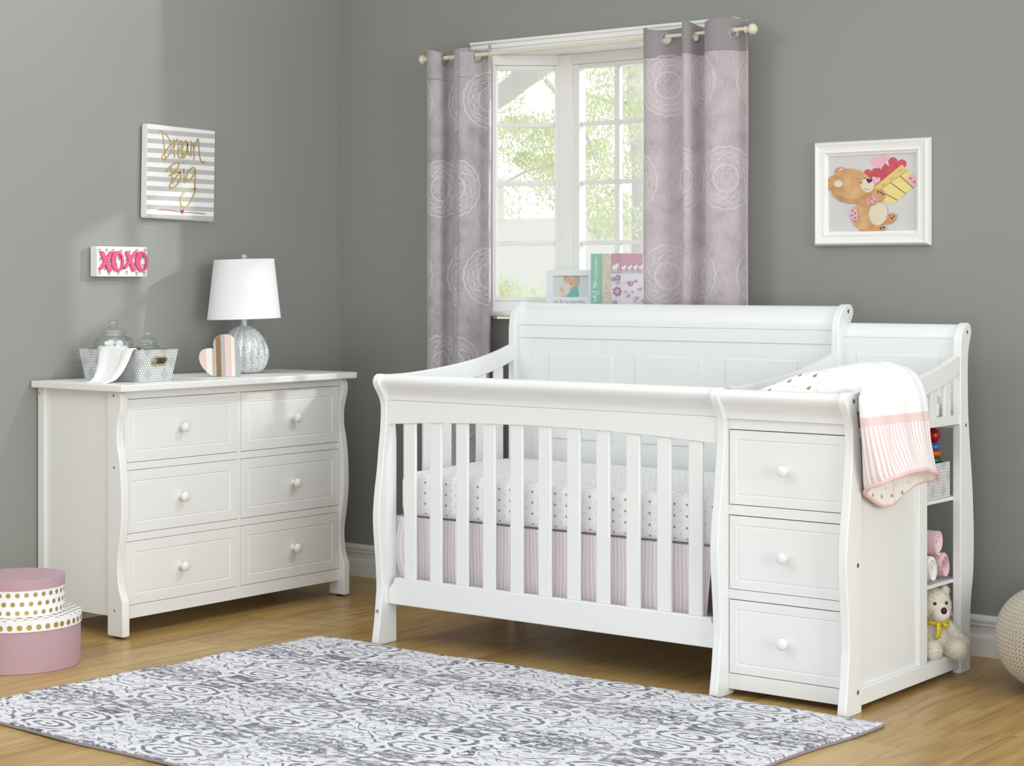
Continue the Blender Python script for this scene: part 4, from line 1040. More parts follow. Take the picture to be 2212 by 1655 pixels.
for f in bm.faces:
    if all(abs(v.co.y) < 1e-5 for v in f.verts):
        cc = f.calc_center_median(); X = (cc.x + .03*cc.z)/hs + 345; mi = None
        for i, (a, b) in enumerate(cuts):
            if a <= X <= b: mi = 5
        if mi is None: mi = seqm[sum(1 for a, b in cuts if X > b)]
        f.material_index = mi
heart = mesh_obj('heart_ornament', bm, ['hbase', 'h_pink', 'h_white', 'h_grey', 'h_brown', 'goldink'], None, smooth=False)
heart.location = (.293, -.975, ZT+.0006); heart.rotation_euler = (0, 0, math.radians(50)); ORG[heart] = Vector(heart.location)
tag(heart, 'striped wooden heart ornament leaning beside the lamp on the dresser', 'ornament')

# ================================================================== WALL ART
sg = thing('wall_sign', 'square striped sign with gold lettering Dream Big on the left wall', 'sign', (xw(-.91)+.001, -.905, 1.67))
cy, cz, hw, hh = 0, 0, .1765, .1795
tilt = Matrix.Rotation(math.radians(-1.1), 3, 'X')
bm = BM(); box(bm, 0, .034, -hw, hw, -hh, hh); 
bmesh.ops.bevel(bm, geom=[e for e in bm.edges if abs(e.verts[0].co.x - e.verts[1].co.x) < 1e-6 or True], offset=.004, segments=3, affect='EDGES')
for v in bm.verts: v.co = tilt @ v.co + ORG[sg]
mesh_obj('block', bm, 'sign_white', sg)
bm = BM(); panel_slab(bm, (.0342, -hw+.002, -hh+.002), (0, 1, 0), (0, 0, 1), (1, 0, 0), 2*hw-.004, 2*hh-.004, .001, [(0, 0), (.001, .0006)])
for v in bm.verts: v.co = tilt @ v.co + ORG[sg]
mesh_obj('striped_face', bm, 'signstripe', sg, smooth=False)
bm = BM(); Q = [(325, 130), (1300, 203), (1262, 1493), (285, 1475)]
F = Flat(bm, Q, ORG[sg] + tilt @ Vector((.0350, -hw, hh)), tilt @ Vector((0, 1, 0)), tilt @ Vector((0, 0, -1)), (1, 0, 0), 2*hw, 2*hh)
for st in ([(485, 240), (512, 232), (555, 258), (605, 312), (642, 385), (652, 450), (632, 540), (585, 605), (540, 640), (514, 628), (527, 580), (575, 515), (640, 420)],
           [(530, 272), (545, 380), (555, 500), (570, 668)], [(688, 335), (680, 430), (686, 520), (698, 605)], [(690, 470), (705, 400), (733, 345), (748, 358)],
           [(752, 520), (790, 450), (802, 385), (789, 360), (765, 390), (748, 470), (746, 560), (768, 605), (802, 588), (832, 535)],
           [(880, 385), (868, 358), (845, 378), (815, 450), (802, 540), (812, 602), (832, 598), (862, 528), (882, 430), (884, 390), (886, 480), (896, 552), (914, 546)],
           [(936, 350), (936, 450), (929, 582)], [(932, 470), (950, 405), (965, 402), (972, 470), (976, 560), (972, 632)], [(974, 480), (1000, 400), (1030, 330), (1043, 345), (1049, 450), (1056, 560), (1076, 630), (1105, 662), (1136, 642)],
           [(640, 715), (645, 800), (655, 900), (668, 985)], [(568, 812), (620, 745), (690, 690), (748, 672), (756, 698), (722, 770), (655, 840), (603, 868)], [(650, 848), (720, 816), (770, 815), (780, 870), (750, 950), (692, 1015), (637, 1040), (618, 1020), (640, 960), (702, 890), (776, 803)],
           [(828, 752), (826, 860), (834, 964)],
           [(992, 775), (968, 738), (922, 755), (877, 815), (855, 880), (868, 927), (902, 922), (952, 860), (986, 790), (992, 800), (986, 900), (981, 1030), (970, 1100), (922, 1210), (862, 1290), (812, 1306), (777, 1272), (772, 1190), (802, 1120), (862, 1065), (932, 1040), (1003, 1042)]):
    F.stroke(st, 15, 0)
F.ell(820, 673, 10, 10, 0)
F.heart(790, 1370, 56, 70, 1)
F.stroke([(450, 1358), (550, 1355), (650, 1362), (752, 1375)], 7, 1); F.stroke([(823, 1384), (900, 1378), (1000, 1381), (1126, 1391)], 7, 1)
mesh_obj('lettering', bm, ['goldink', 'heartred'], sg, smooth=False, recalc=False)

xs = thing('wall_block', 'small white block sign with raised pink letters XOXO on the left wall', 'sign', (xw(-1.2)+.001, -1.197, 1.3245))
oy, oz = xs.location.y, xs.location.z; x0 = xs.location.x
bm = BM(); box(bm, x0, x0+.040, -1.3195, -1.0755, 1.268, 1.381); mesh_obj('block', bm, 'sign_white', xs, .003, 3)
bm = BM(); Q = [(322, 192), (2035, 215), (2000, 1215), (312, 1220)]
F = Flat(bm, Q, (x0+.0402, -1.3195, 1.381), (0, 1, 0), (0, 0, -1), (1, 0, 0), .244, .113)
for hx, hy, rr in ((400, 340, 0), (630, 335, .25), (845, 345, .2), (1125, 355, 0), (1410, 390, .15), (1660, 340, .2), (1955, 330, .1), (420, 640, .1), (715, 680, 0), (1050, 600, .1), (1830, 590, .2), (560, 935, 0), (950, 820, .4), (1300, 690, .1), (1155, 920, .2), (1540, 820, 0), (1875, 840, 0), (390, 1095, 0), (700, 1110, .1), (1010, 1090, .1), (1295, 1080, .1), (1635, 1105, -.1), (1900, 1110, .05)):
    F.lay = 0; pts = []; cr, sr = math.cos(rr), math.sin(rr)
    for k in range(19):
        t = 2*PI*(k+.4)/18.5; a = 16*math.sin(t)**3/32*74; b = -(13*math.cos(t) - 5*math.cos(2*t) - 2*math.cos(3*t) - math.cos(4*t))/30*118
        pts.append((hx + a*cr - b*sr, hy + a*sr + b*cr))
    F.stroke(pts, 13, 0, smooth=False)
mesh_obj('printed_hearts', bm, 'black_ink', xs, smooth=False, recalc=False)
def cap(p, q, w, n=8):
    a = math.atan2(q[1]-p[1], q[0]-p[0]); out = []
    for k in range(n+1): t = a + PI/2 + PI*k/n; out.append((p[0]+w/2*math.cos(t), p[1]+w/2*math.sin(t)))
    for k in range(n+1): t = a - PI/2 + PI*k/n; out.append((q[0]+w/2*math.cos(t), q[1]+w/2*math.sin(t)))
    return out
def letter(polys, ringp=None, dz=0):
    bm = BM(); F2 = Flat(bm, Q, (x0+.0398, -1.3195, 1.381), (0, 1, 0), (0, 0, -1), (1, 0, 0), .244, .113)
    for i, pl in enumerate(polys):
        d1 = .0085 + .0002*i
        A = [bm.verts.new(F2.P(x, y, 0)) for x, y in pl]; B = [bm.verts.new(F2.P(x, y, d1)) for x, y in pl]; n = len(A)
        bm.faces.new(A); bm.faces.new(B[::-1])
        for k in range(n): bm.faces.new((A[k], B[k], B[(k+1) % n], A[(k+1) % n]))
    if ringp:
        (ox, oy2, orx, ory), (ix, iy, irx, iry) = ringp; n = 48
        def lp(cx_, cy_, rx, ry, d): return [bm.verts.new(F2.P(cx_+rx*math.cos(2*PI*k/n), cy_+ry*math.sin(2*PI*k/n), d)) for k in range(n)]
        R = [lp(ox, oy2, orx, ory, 0), lp(ox, oy2, orx, ory, .0085), lp(ix, iy, irx, iry, .0085), lp(ix, iy, irx, iry, 0)]
        for A, B in zip(R, R[1:] + R[:1]):
            for k in range(n): bm.faces.new((A[k], A[(k+1) % n], B[(k+1) % n], B[k]))
    return mesh_obj('letter', bm, 'hotpink', xs, .0008, ang=40)
letter([cap((462, 425), (700, 995), 128), cap((755, 400), (395, 960), 92)])
letter([cap((1040, 470), (1090, 545), 44)], ((965, 700, 215, 350), (1008, 712, 96, 252)))
letter([cap((1300, 405), (1512, 990), 122), cap((1600, 385), (1215, 925), 88)])
letter([cap((1855, 475), (1900, 545), 44)], ((1790, 705, 212, 345), (1832, 705, 96, 250)))

# framed bear print on the back wall
fr = thing('framed_picture', 'white framed print of a bear lifting a basket of hearts on the back wall', 'picture', (2.499, .0145, 1.3735))
def mould(bm, x0, x1, z0, z1, y0, prof):
    rs = [[bm.verts.new(p) for p in ((x0+i, y0-d, z0+i), (x1-i, y0-d, z0+i), (x1-i, y0-d, z1-i), (x0+i, y0-d, z1-i))] for i, d in prof]
    for A, B in zip(rs, rs[1:] + rs[:1]):
        for k in range(4): bm.faces.new((A[k], A[(k+1) % 4], B[(k+1) % 4], B[k]))
bm = BM(); mould(bm, 2.280, 2.718, 1.3735, 1.7400, .0145, [(0, 0), (0, .012), (.003, .020), (.006, .026), (.010, .029), (.016, .026), (.026, .022), (.033, .021), (.036, .0225), (.040, .0215), (.043, .016), (.050, .012), (.052, .006), (.052, .002)])
mesh_obj('frame', bm, 'window', fr, ang=25)
bm = BM(); Q = [(280, 345), (1485, 305), (1485, 1365), (280, 1365)]; PX0, PX1, PZ0, PZ1 = 2.330, 2.668, 1.4235, 1.690
F = Flat(bm, Q, (PX0, .0080, PZ1), (1, 0, 0), (0, 0, -1), (0, -1, 0), PX1-PX0, PZ1-PZ0)
PM = ['print_ground', 'fawn', 'tan', 'print_cream', 'print_red', 'print_darkred', 'print_pink', 'print_yellow', 'print_straw', 'print_brown', 'print_ink', 'print_plum']
F.lay = 0; F.poly([(278, 343), (1487, 303), (1487, 1367), (278, 1367)], 0)
F.heart(1215, 470, 250, 230, 4, .25); F.heart(1100, 560, 300, 280, 5, .1); F.heart(880, 590, 210, 190, 4, -.15); F.heart(980, 425, 235, 205, 6, -.25); F.ell(1010, 640, 150, 110, 5); F.heart(935, 675, 120, 120, 6, .2); F.ell(1150, 560, 80, 95, 4)
F.poly([(836, 828), (1285, 465), (1482, 690), (1478, 745), (1185, 992), (1120, 992), (1040, 955)], 7)
F.poly([(836, 828), (1285, 465), (1350, 545), (900, 865)], 8)
for a, b in (((1135, 712), (1335, 862)), ((1262, 622), (1440, 790)), ((1062, 858), (1222, 948))): F.stroke([a, b], 13, 9)
F.stroke([(900, 868), (1355, 548)], 5, 9)
for a, b in (((910, 815), (960, 790)), ((1015, 748), (1055, 722)), ((1125, 668), (1172, 632)), ((1248, 562), (1292, 530))): F.stroke([a, b], 5, 9)
F.poly([(1340, 660), (1420, 600), (1482, 670), (1475, 740), (1440, 765)], 6)
for p in ((1400, 655), (1450, 705)): F.ell(p[0], p[1], 17, 17, 11)
F.ell(445, 555, 78, 62, 2, -.2); F.ell(462, 545, 36, 36, 3)
F.ell(1125, 1200, 105, 62, 2, -.55); F.ell(895, 1328, 188, 48, 2, -.04)
F.ell(1185, 1162, 40, 36, 1)
F.ell(850, 1140, 250, 212, 1, -.25); F.ell(968, 1130, 128, 155, 3, .25)
F.ell(610, 745, 302, 228, 1, .22); F.ell(560, 860, 232, 118, 2, .2); F.ell(620, 735, 268, 190, 1, .2)
F.ell(385, 715, 112, 118, 2); F.ell(425, 715, 62, 48, 3)
F.ell(840, 940, 155, 92, 2, -.2); F.ell(975, 880, 95, 78, 1, -.3)
F.ell(828, 738, 92, 98, 3, -.3); F.heart(850, 680, 82, 76, 10, .2)
F.stroke([(780, 770), (800, 800), (850, 795)], 6, 9); F.stroke([(722, 715), (740, 698), (758, 715)], 8, 10); F.stroke([(780, 655), (793, 640), (806, 655)], 7, 10)
for p in ((975, 832), (1012, 845), (1042, 868), (1185, 1165), (1155, 1192), (1048, 1315), (1008, 1325)): F.ell(p[0], p[1], 11, 13, 10)
F.poly([(815, 940), (930, 910), (955, 975), (845, 1010)], 6); F.poly([(595, 1045), (690, 1070), (700, 1215), (630, 1210), (590, 1130)], 6)
for p in ((850, 955), (890, 935), (925, 960), (870, 985), (625, 1080), (660, 1115), (620, 1145), (665, 1180)): F.ell(p[0], p[1], 14, 14, 11)
F.stroke([(850, 1045), (842, 1130), (870, 1225), (910, 1280)], 4, 9)
mesh_obj('print', bm, PM, fr, smooth=False, recalc=False)
bm = BM(); box(bm, PX0-.004, PX1+.004, .009, .0135, PZ0-.004, PZ1+.004); mesh_obj('backing', bm, 'print_ground', fr)

# ================================================================== CURTAINS
rod = thing('curtain_rod', 'thin cream curtain rod with ribbed ball finials above the window', 'curtain rod', (1.32, -.1, 2.148))
bm = BM(); tube(bm, [(.585, -.1, 2.146), (.95, -.1, 2.147)], .0085, 14); tube(bm, [(.95, -.1, 2.147), (2.055, -.1, 2.1505)], .0068, 14); mesh_obj('rod', bm, 'cream', rod)
for x, s in ((.585, -1), (2.055, 1)):
    bm = BM(); lathe(bm, [(.010, 0), (.013, .002), (.013, .007), (.008, .010), (.0075, .014), (.014, .020), (.0185, .029), (.0175, .038), (.011, .046), (.003, .049)], x, -.1, 2.1475, 36, fn=lambda a, h: 1 + (.09*abs(math.sin(6*a)) if h > .015 else 0), ax='x')
    if s < 0:
        for v in bm.verts: v.co.x = 2*x - v.co.x
    mesh_obj('finial', bm, 'cream', rod)
for x in (.70, 1.985):
    bm = BM(); tube(bm, [(x, .012, 2.135), (x, -.05, 2.130), (x, -.10, 2.136), (x, -.111, 2.148)], .004, 8); box(bm, x-.01, x+.01, .008, .0145, 2.11, 2.16); mesh_obj('bracket', bm, 'cream', rod)
def curtain(label, pts, z0, z1, mat, base, gxs, seed):
    P = crom(pts, 10); L = [0]
    for a, b in zip(P, P[1:]): L.append(L[-1] + math.hypot(b[0]-a[0], b[1]-a[1]))
    T = L[-1]
    def at(s):
        s = max(0, min(T*.9999, s)); lo = 0
        for i in range(len(L)-1):
            if L[i] <= s <= L[i+1]: lo = i; break
        t = (s-L[lo])/max(1e-9, L[lo+1]-L[lo]); return P[lo][0]+(P[lo+1][0]-P[lo][0])*t, P[lo][1]+(P[lo+1][1]-P[lo][1])*t
    root = thing('curtain', label, 'curtain', base, 'curtains at the window')
    gs = []
    for gx in gxs:
        bi = min(range(1, len(P)-1), key=lambda i: abs(P[i][1]+.1)*3 + abs(P[i][0]-gx)); gs.append((L[bi], P[bi], (P[bi+1][0]-P[bi-1][0], P[bi+1][1]-P[bi-1][1])))
    zc = 2.140
    def fn(u, v):
        s = u*T; z = z1 - v*(z1-z0); x, y = at(s); k = v
        x += .006*math.sin(z*3.1 + seed) * k + .004*math.sin(z*7 + s*9)*k; y = -.1 + (y+.1)*(1 - .22*math.sin(min(1, v*1.3)*PI*.5)*(.5+.5*math.sin(s*11+seed)))
        z += .012*math.sin(s*19+seed)*max(0, 1-v*14)
        return (x, y, z)
    bm = BM()
    grid(bm, int(T/.0055), 210, fn, uvfn=lambda u, v: (u*T, z1 - v*(z1-z0)), skip=lambda u, v: any(math.hypot(u*T-g[0], z1-v*(z1-z0)-zc) < .0185 for g in gs))
    o = mesh_obj('fabric', bm, mat, root, recalc=False, ang=180); md = o.modifiers.new('t', 'SOLIDIFY'); md.thickness = .0015
    for g in gs:
        tx, ty = g[2]; n = Vector((ty, -tx, 0)).normalized(); p = fn(g[0]/T, (z1-zc)/(z1-z0))
        bm = BM(); torus(bm, (p[0], p[1], zc), n, .0205, .0042, 32, 8); mesh_obj('grommet', bm, 'ringmetal', root)
curtain('left grey linen curtain panel with white embroidered medallions', [(.576, -.078), (.590, -.118), (.628, -.140), (.660, -.122), (.662, -.075), (.685, -.058), (.706, -.090), (.742, -.118), (.768, -.100), (.770, -.066), (.758, -.062), (.757, -.110), (.775, -.146), (.806, -.138), (.832, -.098), (.850, -.072), (.872, -.066), (.893, -.085), (.900, -.112)], .06, 2.172, MT['curtL'], (.74, -.1, .06), (.745, .834, .66), 1.0)
curtain('right grey linen curtain panel, backlit pink in its colour, with white embroidered medallions', [(1.618, -.070), (1.626, -.105), (1.655, -.130), (1.70, -.122), (1.745, -.080), (1.775, -.060), (1.800, -.072), (1.806, -.115), (1.822, -.145), (1.842, -.138), (1.848, -.100), (1.862, -.066), (1.886, -.062), (1.892, -.100), (1.915, -.140), (1.955, -.150), (1.995, -.122), (2.025, -.080), (2.050, -.070), (2.062, -.100)], .06, 2.184, MT['curtR'], (1.84, -.1, .06), (1.724, 1.806, 1.848, 2.005), 2.2)

# ================================================================== WINDOW SILL THINGS
SZ = 1.1285
pf = thing('photo_frame', 'white photo frame with a snapshot of a woman holding a child on the window sill', 'photo frame', (1.186, .04, SZ))
FX0, FX1, FZ1, FY = 1.0765, 1.294, 1.2955, .03
bm = BM(); mould(bm, FX0, FX1, SZ+.0005, FZ1, FY+.016, [(0, 0), (0, .016), (.0005, .0165)] + [(.001, .0165)])
bmesh.ops.delete(bm, geom=bm.faces[:], context='FACES_ONLY')
bm.free(); bm = BM()
ix0, ix1, iz0, iz1 = 1.107, 1.279, 1.189, 1.272
box(bm, FX0, ix0, FY, FY+.016, SZ+.0005, FZ1); box(bm, ix1, FX1, FY, FY+.016, SZ+.0005, FZ1); box(bm, ix0, ix1, FY, FY+.016, SZ+.0005, iz0); box(bm, ix0, ix1, FY, FY+.016, iz1, FZ1)
mesh_obj('frame', bm, 'frame_white', pf, .001)
bm = BM(); Q = [(405, 610), (1050, 615), (1035, 970), (400, 970)]
F = Flat(bm, Q, (ix0, FY+.009, iz1), (1, 0, 0), (0, 0, -1), (0, -1, 0), ix1-ix0, iz1-iz0)
F.poly([(405, 610), (1050, 615), (1035, 970), (400, 970)], 0)
F.ell(500, 930, 95, 110, 1, .5); F.ell(800, 680, 78, 85, 2); F.ell(820, 760, 52, 60, 2, .4)
F.poly([(610, 970), (700, 880), (740, 810), (800, 790), (850, 850), (850, 970)], 3); F.poly([(690, 830), (760, 770), (770, 800), (680, 870)], 4)
F.ell(735, 700, 62, 78, 4, .2); F.ell(612, 810, 62, 100, 1, .2); F.ell(640, 668, 52, 56, 5); F.ell(648, 688, 42, 48, 4)
F.poly([(530, 960), (600, 930), (640, 970), (540, 970)], 4); F.ell(560, 850, 30, 52, 4, -.5)
F.stroke([(705, 735), (728, 745), (750, 728)], 8, 6); F.ell(720, 690, 5, 4, 6); F.ell(752, 686, 5, 4, 6); F.ell(632, 682, 4, 4, 6); F.ell(662, 680, 4, 4, 6)
mesh_obj('snapshot', bm, ['photo_ground', 'knit_print', 'hair_print', 'teal_print', 'skin_print', 'babyhair_print', 'print_brown'], pf, smooth=False, recalc=False)
bm = BM(); box(bm, ix0-.002, ix1+.002, FY+.010, FY+.0155, iz0-.002, iz1+.002); mesh_obj('backing', bm, 'photo_ground', pf)
def text_mesh(name, body, size, mat, parent, place, shear=0.0, extr=.0002, align='LEFT'):
    cu = bpy.data.curves.new('t', 'FONT'); cu.body = body; cu.size = size; cu.extrude = extr; cu.shear = shear; cu.align_x = align; cu.resolution_u = 4
    ob = bpy.data.objects.new('t', cu); COL.objects.link(ob); dg = bpy.context.evaluated_depsgraph_get(); dg.update()
    me = bpy.data.meshes.new_from_object(ob.evaluated_get(dg)); bpy.data.objects.remove(ob); bpy.data.curves.remove(cu)
    bm = BM(); bm.from_mesh(me); bpy.data.meshes.remove(me)
    for v in bm.verts: v.co = place @ v.co
    return mesh_obj(name, bm, mat, parent, smooth=False)
pl = Matrix.Translation((1.113, FY-.0006, 1.1655)) @ Matrix.Rotation(PI/2, 4, 'X')
text_mesh('lettering', 'me & my grandma', .0205, 'grey_ink', pf, pl)
def book(label, x0, x1, ztop, depth, mat, y0=0.0):
    t = thing('book', label, 'book', ((x0+x1)/2, y0+depth/2, SZ), 'books on the window sill')
    bm = BM(); box(bm, x0, x0+.003, y0, y0+depth, SZ+.0005, ztop); box(bm, x1-.003, x1, y0, y0+depth, SZ+.0005, ztop); box(bm, x0, x1, y0-.002, y0+.002, SZ+.0005, ztop)
    mesh_obj('cover', bm, mat, t, .001)
    bm = BM(); box(bm, x0+.003, x1-.003, y0+.002, y0+depth-.006, SZ+.004, ztop-.005); mesh_obj('pages', bm, 'page', t)
    return t
b1 = book('mint green book with white lettering MEMORIES on its spine', 1.3140, 1.3645, 1.3565, .13, 'mint')
rot = Matrix.Rotation(PI/2, 4, 'X') @ Matrix.Rotation(-PI/2, 4, 'Z')
text_mesh('lettering', 'MEMORIES', .0185, 'white_ink', b1, Matrix.Translation((1.3325, -.0026, 1.344)) @ rot)
bm = BM(); F = Flat(bm, [(1122, 160), (1330, 160), (1330, 1070), (1132, 1070)], (1.314, -.0022, 1.3565), (1, 0, 0), (0, 0, -1), (0, -1, 0), .0505, .1905)
for st in ([(1240, 665), (1205, 680), (1245, 720), (1200, 740)], [(1225, 680), (1190, 720), (1230, 760), (1165, 800)], [(1180, 690), (1200, 720), (1180, 750), (1210, 780)],
           [(1150, 830), (1165, 865), (1215, 850), (1265, 865), (1285, 890), (1270, 905)], [(1180, 910), (1230, 895), (1235, 940), (1190, 950), (1178, 915)], [(1225, 965), (1180, 970)], [(1215, 985), (1235, 975), (1230, 960)],
           [(1195, 1010), (1230, 1005), (1235, 1030), (1190, 1035), (1178, 1070)], [(1180, 1085), (1235, 1100)]): F.stroke(st, 13, 0)
mesh_obj('script_lettering', bm, 'white_ink', b1, smooth=False, recalc=False)
book('beige book with a fine scroll pattern between two coloured books', 1.3655, 1.4095, 1.3560, .13, 'beige')
b3 = book('pink and white album with elephants and flowers behind the right curtain edge', 1.4110, 1.4530, 1.3570, .148, 'rosepink')
zsp = 1.290
bm = BM(); box(bm, 1.4105, 1.4535, -.0026, .1465, SZ+.0006, 1.2795); mesh_obj('flowered_wrap', bm, 'paleflower', b3)
bm = BM(); box(bm, 1.4105, 1.4536, -.0027, .1466, 1.2796, 1.290); mesh_obj('silver_band', bm, 'silverband', b3)
def elephant(F, cx, cy, s, mi=0):
    F.ell(cx-.15*s, cy, .46*s, .34*s, mi); F.ell(cx+.22*s, cy-.26*s, .30*s, .30*s, mi)
    for dx in (-.45, -.2, .08): F.poly([(cx+dx*s, cy+.1*s), (cx+(dx+.17)*s, cy+.1*s), (cx+(dx+.17)*s, cy+.62*s), (cx+dx*s, cy+.62*s)], mi)
    F.stroke([(cx+.45*s, cy-.2*s), (cx+.52*s, cy+.2*s), (cx+.55*s, cy+.45*s), (cx+.66*s, cy+.40*s)], .1*s, mi)
def flower(F, cx, cy, r, mi, mc):
    for k in range(7): a = 2*PI*k/7; F.ell(cx+r*.62*math.cos(a), cy+r*.62*math.sin(a), r*.36, r*.30, mi, a)
    F.ell(cx, cy, r*.36, r*.36, mc); F.ell(cx, cy, r*.2, r*.2, mi)
bm = BM(); S = lambda x: x
F = Flat(bm, [(1515, 150), (1695, 150), (1690, 1075), (1512, 1075)], (1.411, -.0030, 1.357), (1, 0, 0), (0, 0, -1), (0, -1, 0), .042, .1960)
elephant(F, 1600, 400, 125, 0); flower(F, 1630, 835, 92, 1, 0); flower(F, 1580, 1035, 45, 1, 0); flower(F, 1650, 585, 55, 1, 0); flower(F, 1560, 610, 40, 1, 0); F.ell(1640, 670, 26, 34, 2, .5)
mesh_obj('spine_print', bm, ['white_ink', 'mauve', 'silverband'], b3, smooth=False, recalc=False); bm = BM()
F = Flat(bm, [(1695, 150), (2105, 180), (2095, 1075), (1690, 1075)], (1.4539, -.001, 1.357), (0, 1, 0), (0, 0, -1), (1, 0, 0), .148, .1960)
for k in range(4): elephant(F, 1750+105*k, 415, 85, 0)
for fx_, fy_, r_ in ((1870, 700, 48), (1960, 660, 30), (1815, 920, 28), (1970, 960, 30), (1745, 840, 24), (2030, 800, 30), (1870, 850, 26), (1770, 680, 22), (1900, 1020, 24), (2040, 1010, 22)): flower(F, fx_, fy_, r_, 1, 0)
mesh_obj('cover_print', bm, ['white_ink', 'mauve', 'silverband'], b3, smooth=False, recalc=False)

# ================================================================== FLOOR THINGS
bm = BM(); rugc = [(.945, -1.122), (3.095, -1.106), (3.00, -2.66), (.86, -2.595)]
def rugfn(u, v):
    a = Vector(rugc[0]).lerp(Vector(rugc[1]), u); b = Vector(rugc[3]).lerp(Vector(rugc[2]), u); p = a.lerp(b, v)
    e = min(u*2.15, (1-u)*2.15, v*1.5, (1-v)*1.5); w = .0025*math.sin(u*23+v*3)*math.exp(-e*14) + .002*math.sin(v*26)*math.exp(-min(u, 1-u)*30)
    wy = .006*math.sin(u*19.0)*math.exp(-min(v, 1-v)*25); wx = .006*math.sin(v*17.0)*math.exp(-min(u, 1-u)*40)
    return (p.x + wx, p.y + wy, .007 + max(0, w)*.9)
grid(bm, 130, 90, rugfn)
rug = thing('area_rug', 'grey and white distressed damask area rug on the floor', 'rug', (2.0, -1.85, 0))
o = mesh_obj('pile', bm, 'rug', rug, recalc=False); md = o.modifiers.new('t', 'SOLIDIFY'); md.thickness = .006; md.offset = -1
bm = BM(); per = [rugfn(i/60, 0) for i in range(60)] + [rugfn(1, i/44) for i in range(44)] + [rugfn(1-i/60, 1) for i in range(60)] + [rugfn(0, 1-i/44) for i in range(44)]
tube(bm, [(p[0], p[1], p[2]-.0025) for p in per], .0042, 8, closed=True); mesh_obj('binding', bm, 'rugedge', rug)

def hatbox(label, cx, cy, z0, R, zl, z1, Rl, bodym, lidm, base):
    t = thing('hat_box', label, 'box', base, 'stacked round gift boxes')
    def shell(bm, R, za, zb, top, bot):
        N = 96
        grid(bm, N, 4, lambda u, v: (cx + R*math.cos(2*PI*u), cy + R*math.sin(2*PI*u), za + v*(zb-za)), uvfn=lambda u, v: (u*round(2*PI*R/.0285)*.0285, za*0 + v*(zb-za)), wrap=True)
        uvl = bm.loops.layers.uv.verify()
        for flag, z in ((top, zb), (bot, za)):
            if flag:
                f = bm.faces.new([bm.verts.new((cx + R*math.cos(2*PI*k/N), cy + R*math.sin(2*PI*k/N), z)) for k in range(N)])
                for lp in f.loops: lp[uvl].uv = (lp.vert.co.x, lp.vert.co.y)
        bmesh.ops.remove_doubles(bm, verts=bm.verts[:], dist=1e-6)
    bm = BM(); shell(bm, R, z0, z1-.004, True, True); mesh_obj('body', bm, bodym, t, .001, ang=30)
    bm = BM(); shell(bm, Rl, zl, z1, True, True); mesh_obj('lid', bm, lidm, t, .0015, ang=30)
hcx, hcy = .448, -2.023
hatbox('large pink round box with white gold-dotted lid on the floor', hcx, hcy, .0005, .1985, .134, .1715, .2015, 'pink', 'gdots2', (hcx, hcy, 0))
hatbox('smaller white gold-dotted round box with pink lid stacked on the large one', hcx, hcy, .1722, .1465, .258, .290, .1490, 'gdots', 'pink', (hcx, hcy, .172))

# knitted pouf
pcx, pcy, PR = 3.376, -.30, .268
pouf = thing('knitted_pouf', 'round beige chunky knitted pouf by the back wall', 'pouf', (pcx, pcy, 0))
pz = lambda a: .158 + .158*math.copysign(abs(math.sin(a))**.92, math.sin(a))
pr_ = lambda a: PR*abs(math.cos(a))**.62
bm = BM(); lathe(bm, [(max(.01, pr_(a)-.008), pz(a)) for a in [(-.5+.04*i)*PI for i in range(26)]], pcx, pcy, 0, 64); mesh_obj('filling', bm, 'knit', pouf, ang=80)
bm = BM(); NC = 104
import itertools
base = [Vector((0, 0, 1)), Vector((.9, 0, .45)), Vector((.28, .85, .45)), Vector((-.73, .53, .45)), Vector((-.73, -.53, .45)), Vector((.28, -.85, .45)), Vector((.73, .53, -.45)), Vector((-.28, .85, -.45)), Vector((-.9, 0, -.45)), Vector((-.28, -.85, -.45)), Vector((.73, -.53, -.45)), Vector((0, 0, -1))]
ico = [(0, 1, 2), (0, 2, 3), (0, 3, 4), (0, 4, 5), (0, 5, 1), (1, 6, 2), (2, 7, 3), (3, 8, 4), (4, 9, 5), (5, 10, 1), (6, 7, 2), (7, 8, 3), (8, 9, 4), (9, 10, 5), (10, 6, 1), (11, 7, 6), (11, 8, 7), (11, 9, 8), (11, 10, 9), (11, 6, 10)]
# rows at equal arc length
arc = [(-PI/2 + PI*i/600) for i in range(601)]; al = [0]
for a, b in zip(arc, arc[1:]): al.append(al[-1] + math.hypot(pr_(b)-pr_(a), pz(b)-pz(a)))
rows = int(al[-1]/.0128)
for rI in range(2, rows-1):
    s = al[-1]*rI/rows; i = min(range(601), key=lambda k: abs(al[k]-s)); a = arc[i]; i2 = min(600, i+4); i1 = max(0, i-4)
    R = pr_(a); Z = pz(a)
    if R < .03: continue
    tr, tz = pr_(arc[i2])-pr_(arc[i1]), pz(arc[i2])-pz(arc[i1]); L = math.hypot(tr, tz); tr, tz = tr/L, tz/L
    w = 2*PI*R/NC
    for k in range(NC):
        for sd in (-1, 1):
            th = 2*PI*(k + .5 + sd*.245)/NC; rad = Vector((math.cos(th), math.sin(th), 0)); tan = Vector((-math.sin(th), math.cos(th), 0))
            up = rad*tr + Vector((0, 0, tz)); nrm = (rad*tz - Vector((0, 0, tr))).normalized()
            ax = (up*.90 + tan*sd*.50*min(1, w/.016)).normalized(); bx_ = nrm.cross(ax)
            cpos = Vector((pcx, pcy, Z)) + rad*R
            lx_, wx_, hx_ = .0128, max(.0020, w*.23), .0062
            vv = [bm.verts.new(cpos + ax*(p.z*lx_) + bx_*(p.x*wx_) + nrm*(p.y*hx_)) for p in base]
            for t3 in ico: bm.faces.new([vv[j] for j in t3])
mesh_obj('knit_cover', bm, 'knit', pouf, recalc=False, ang=180)

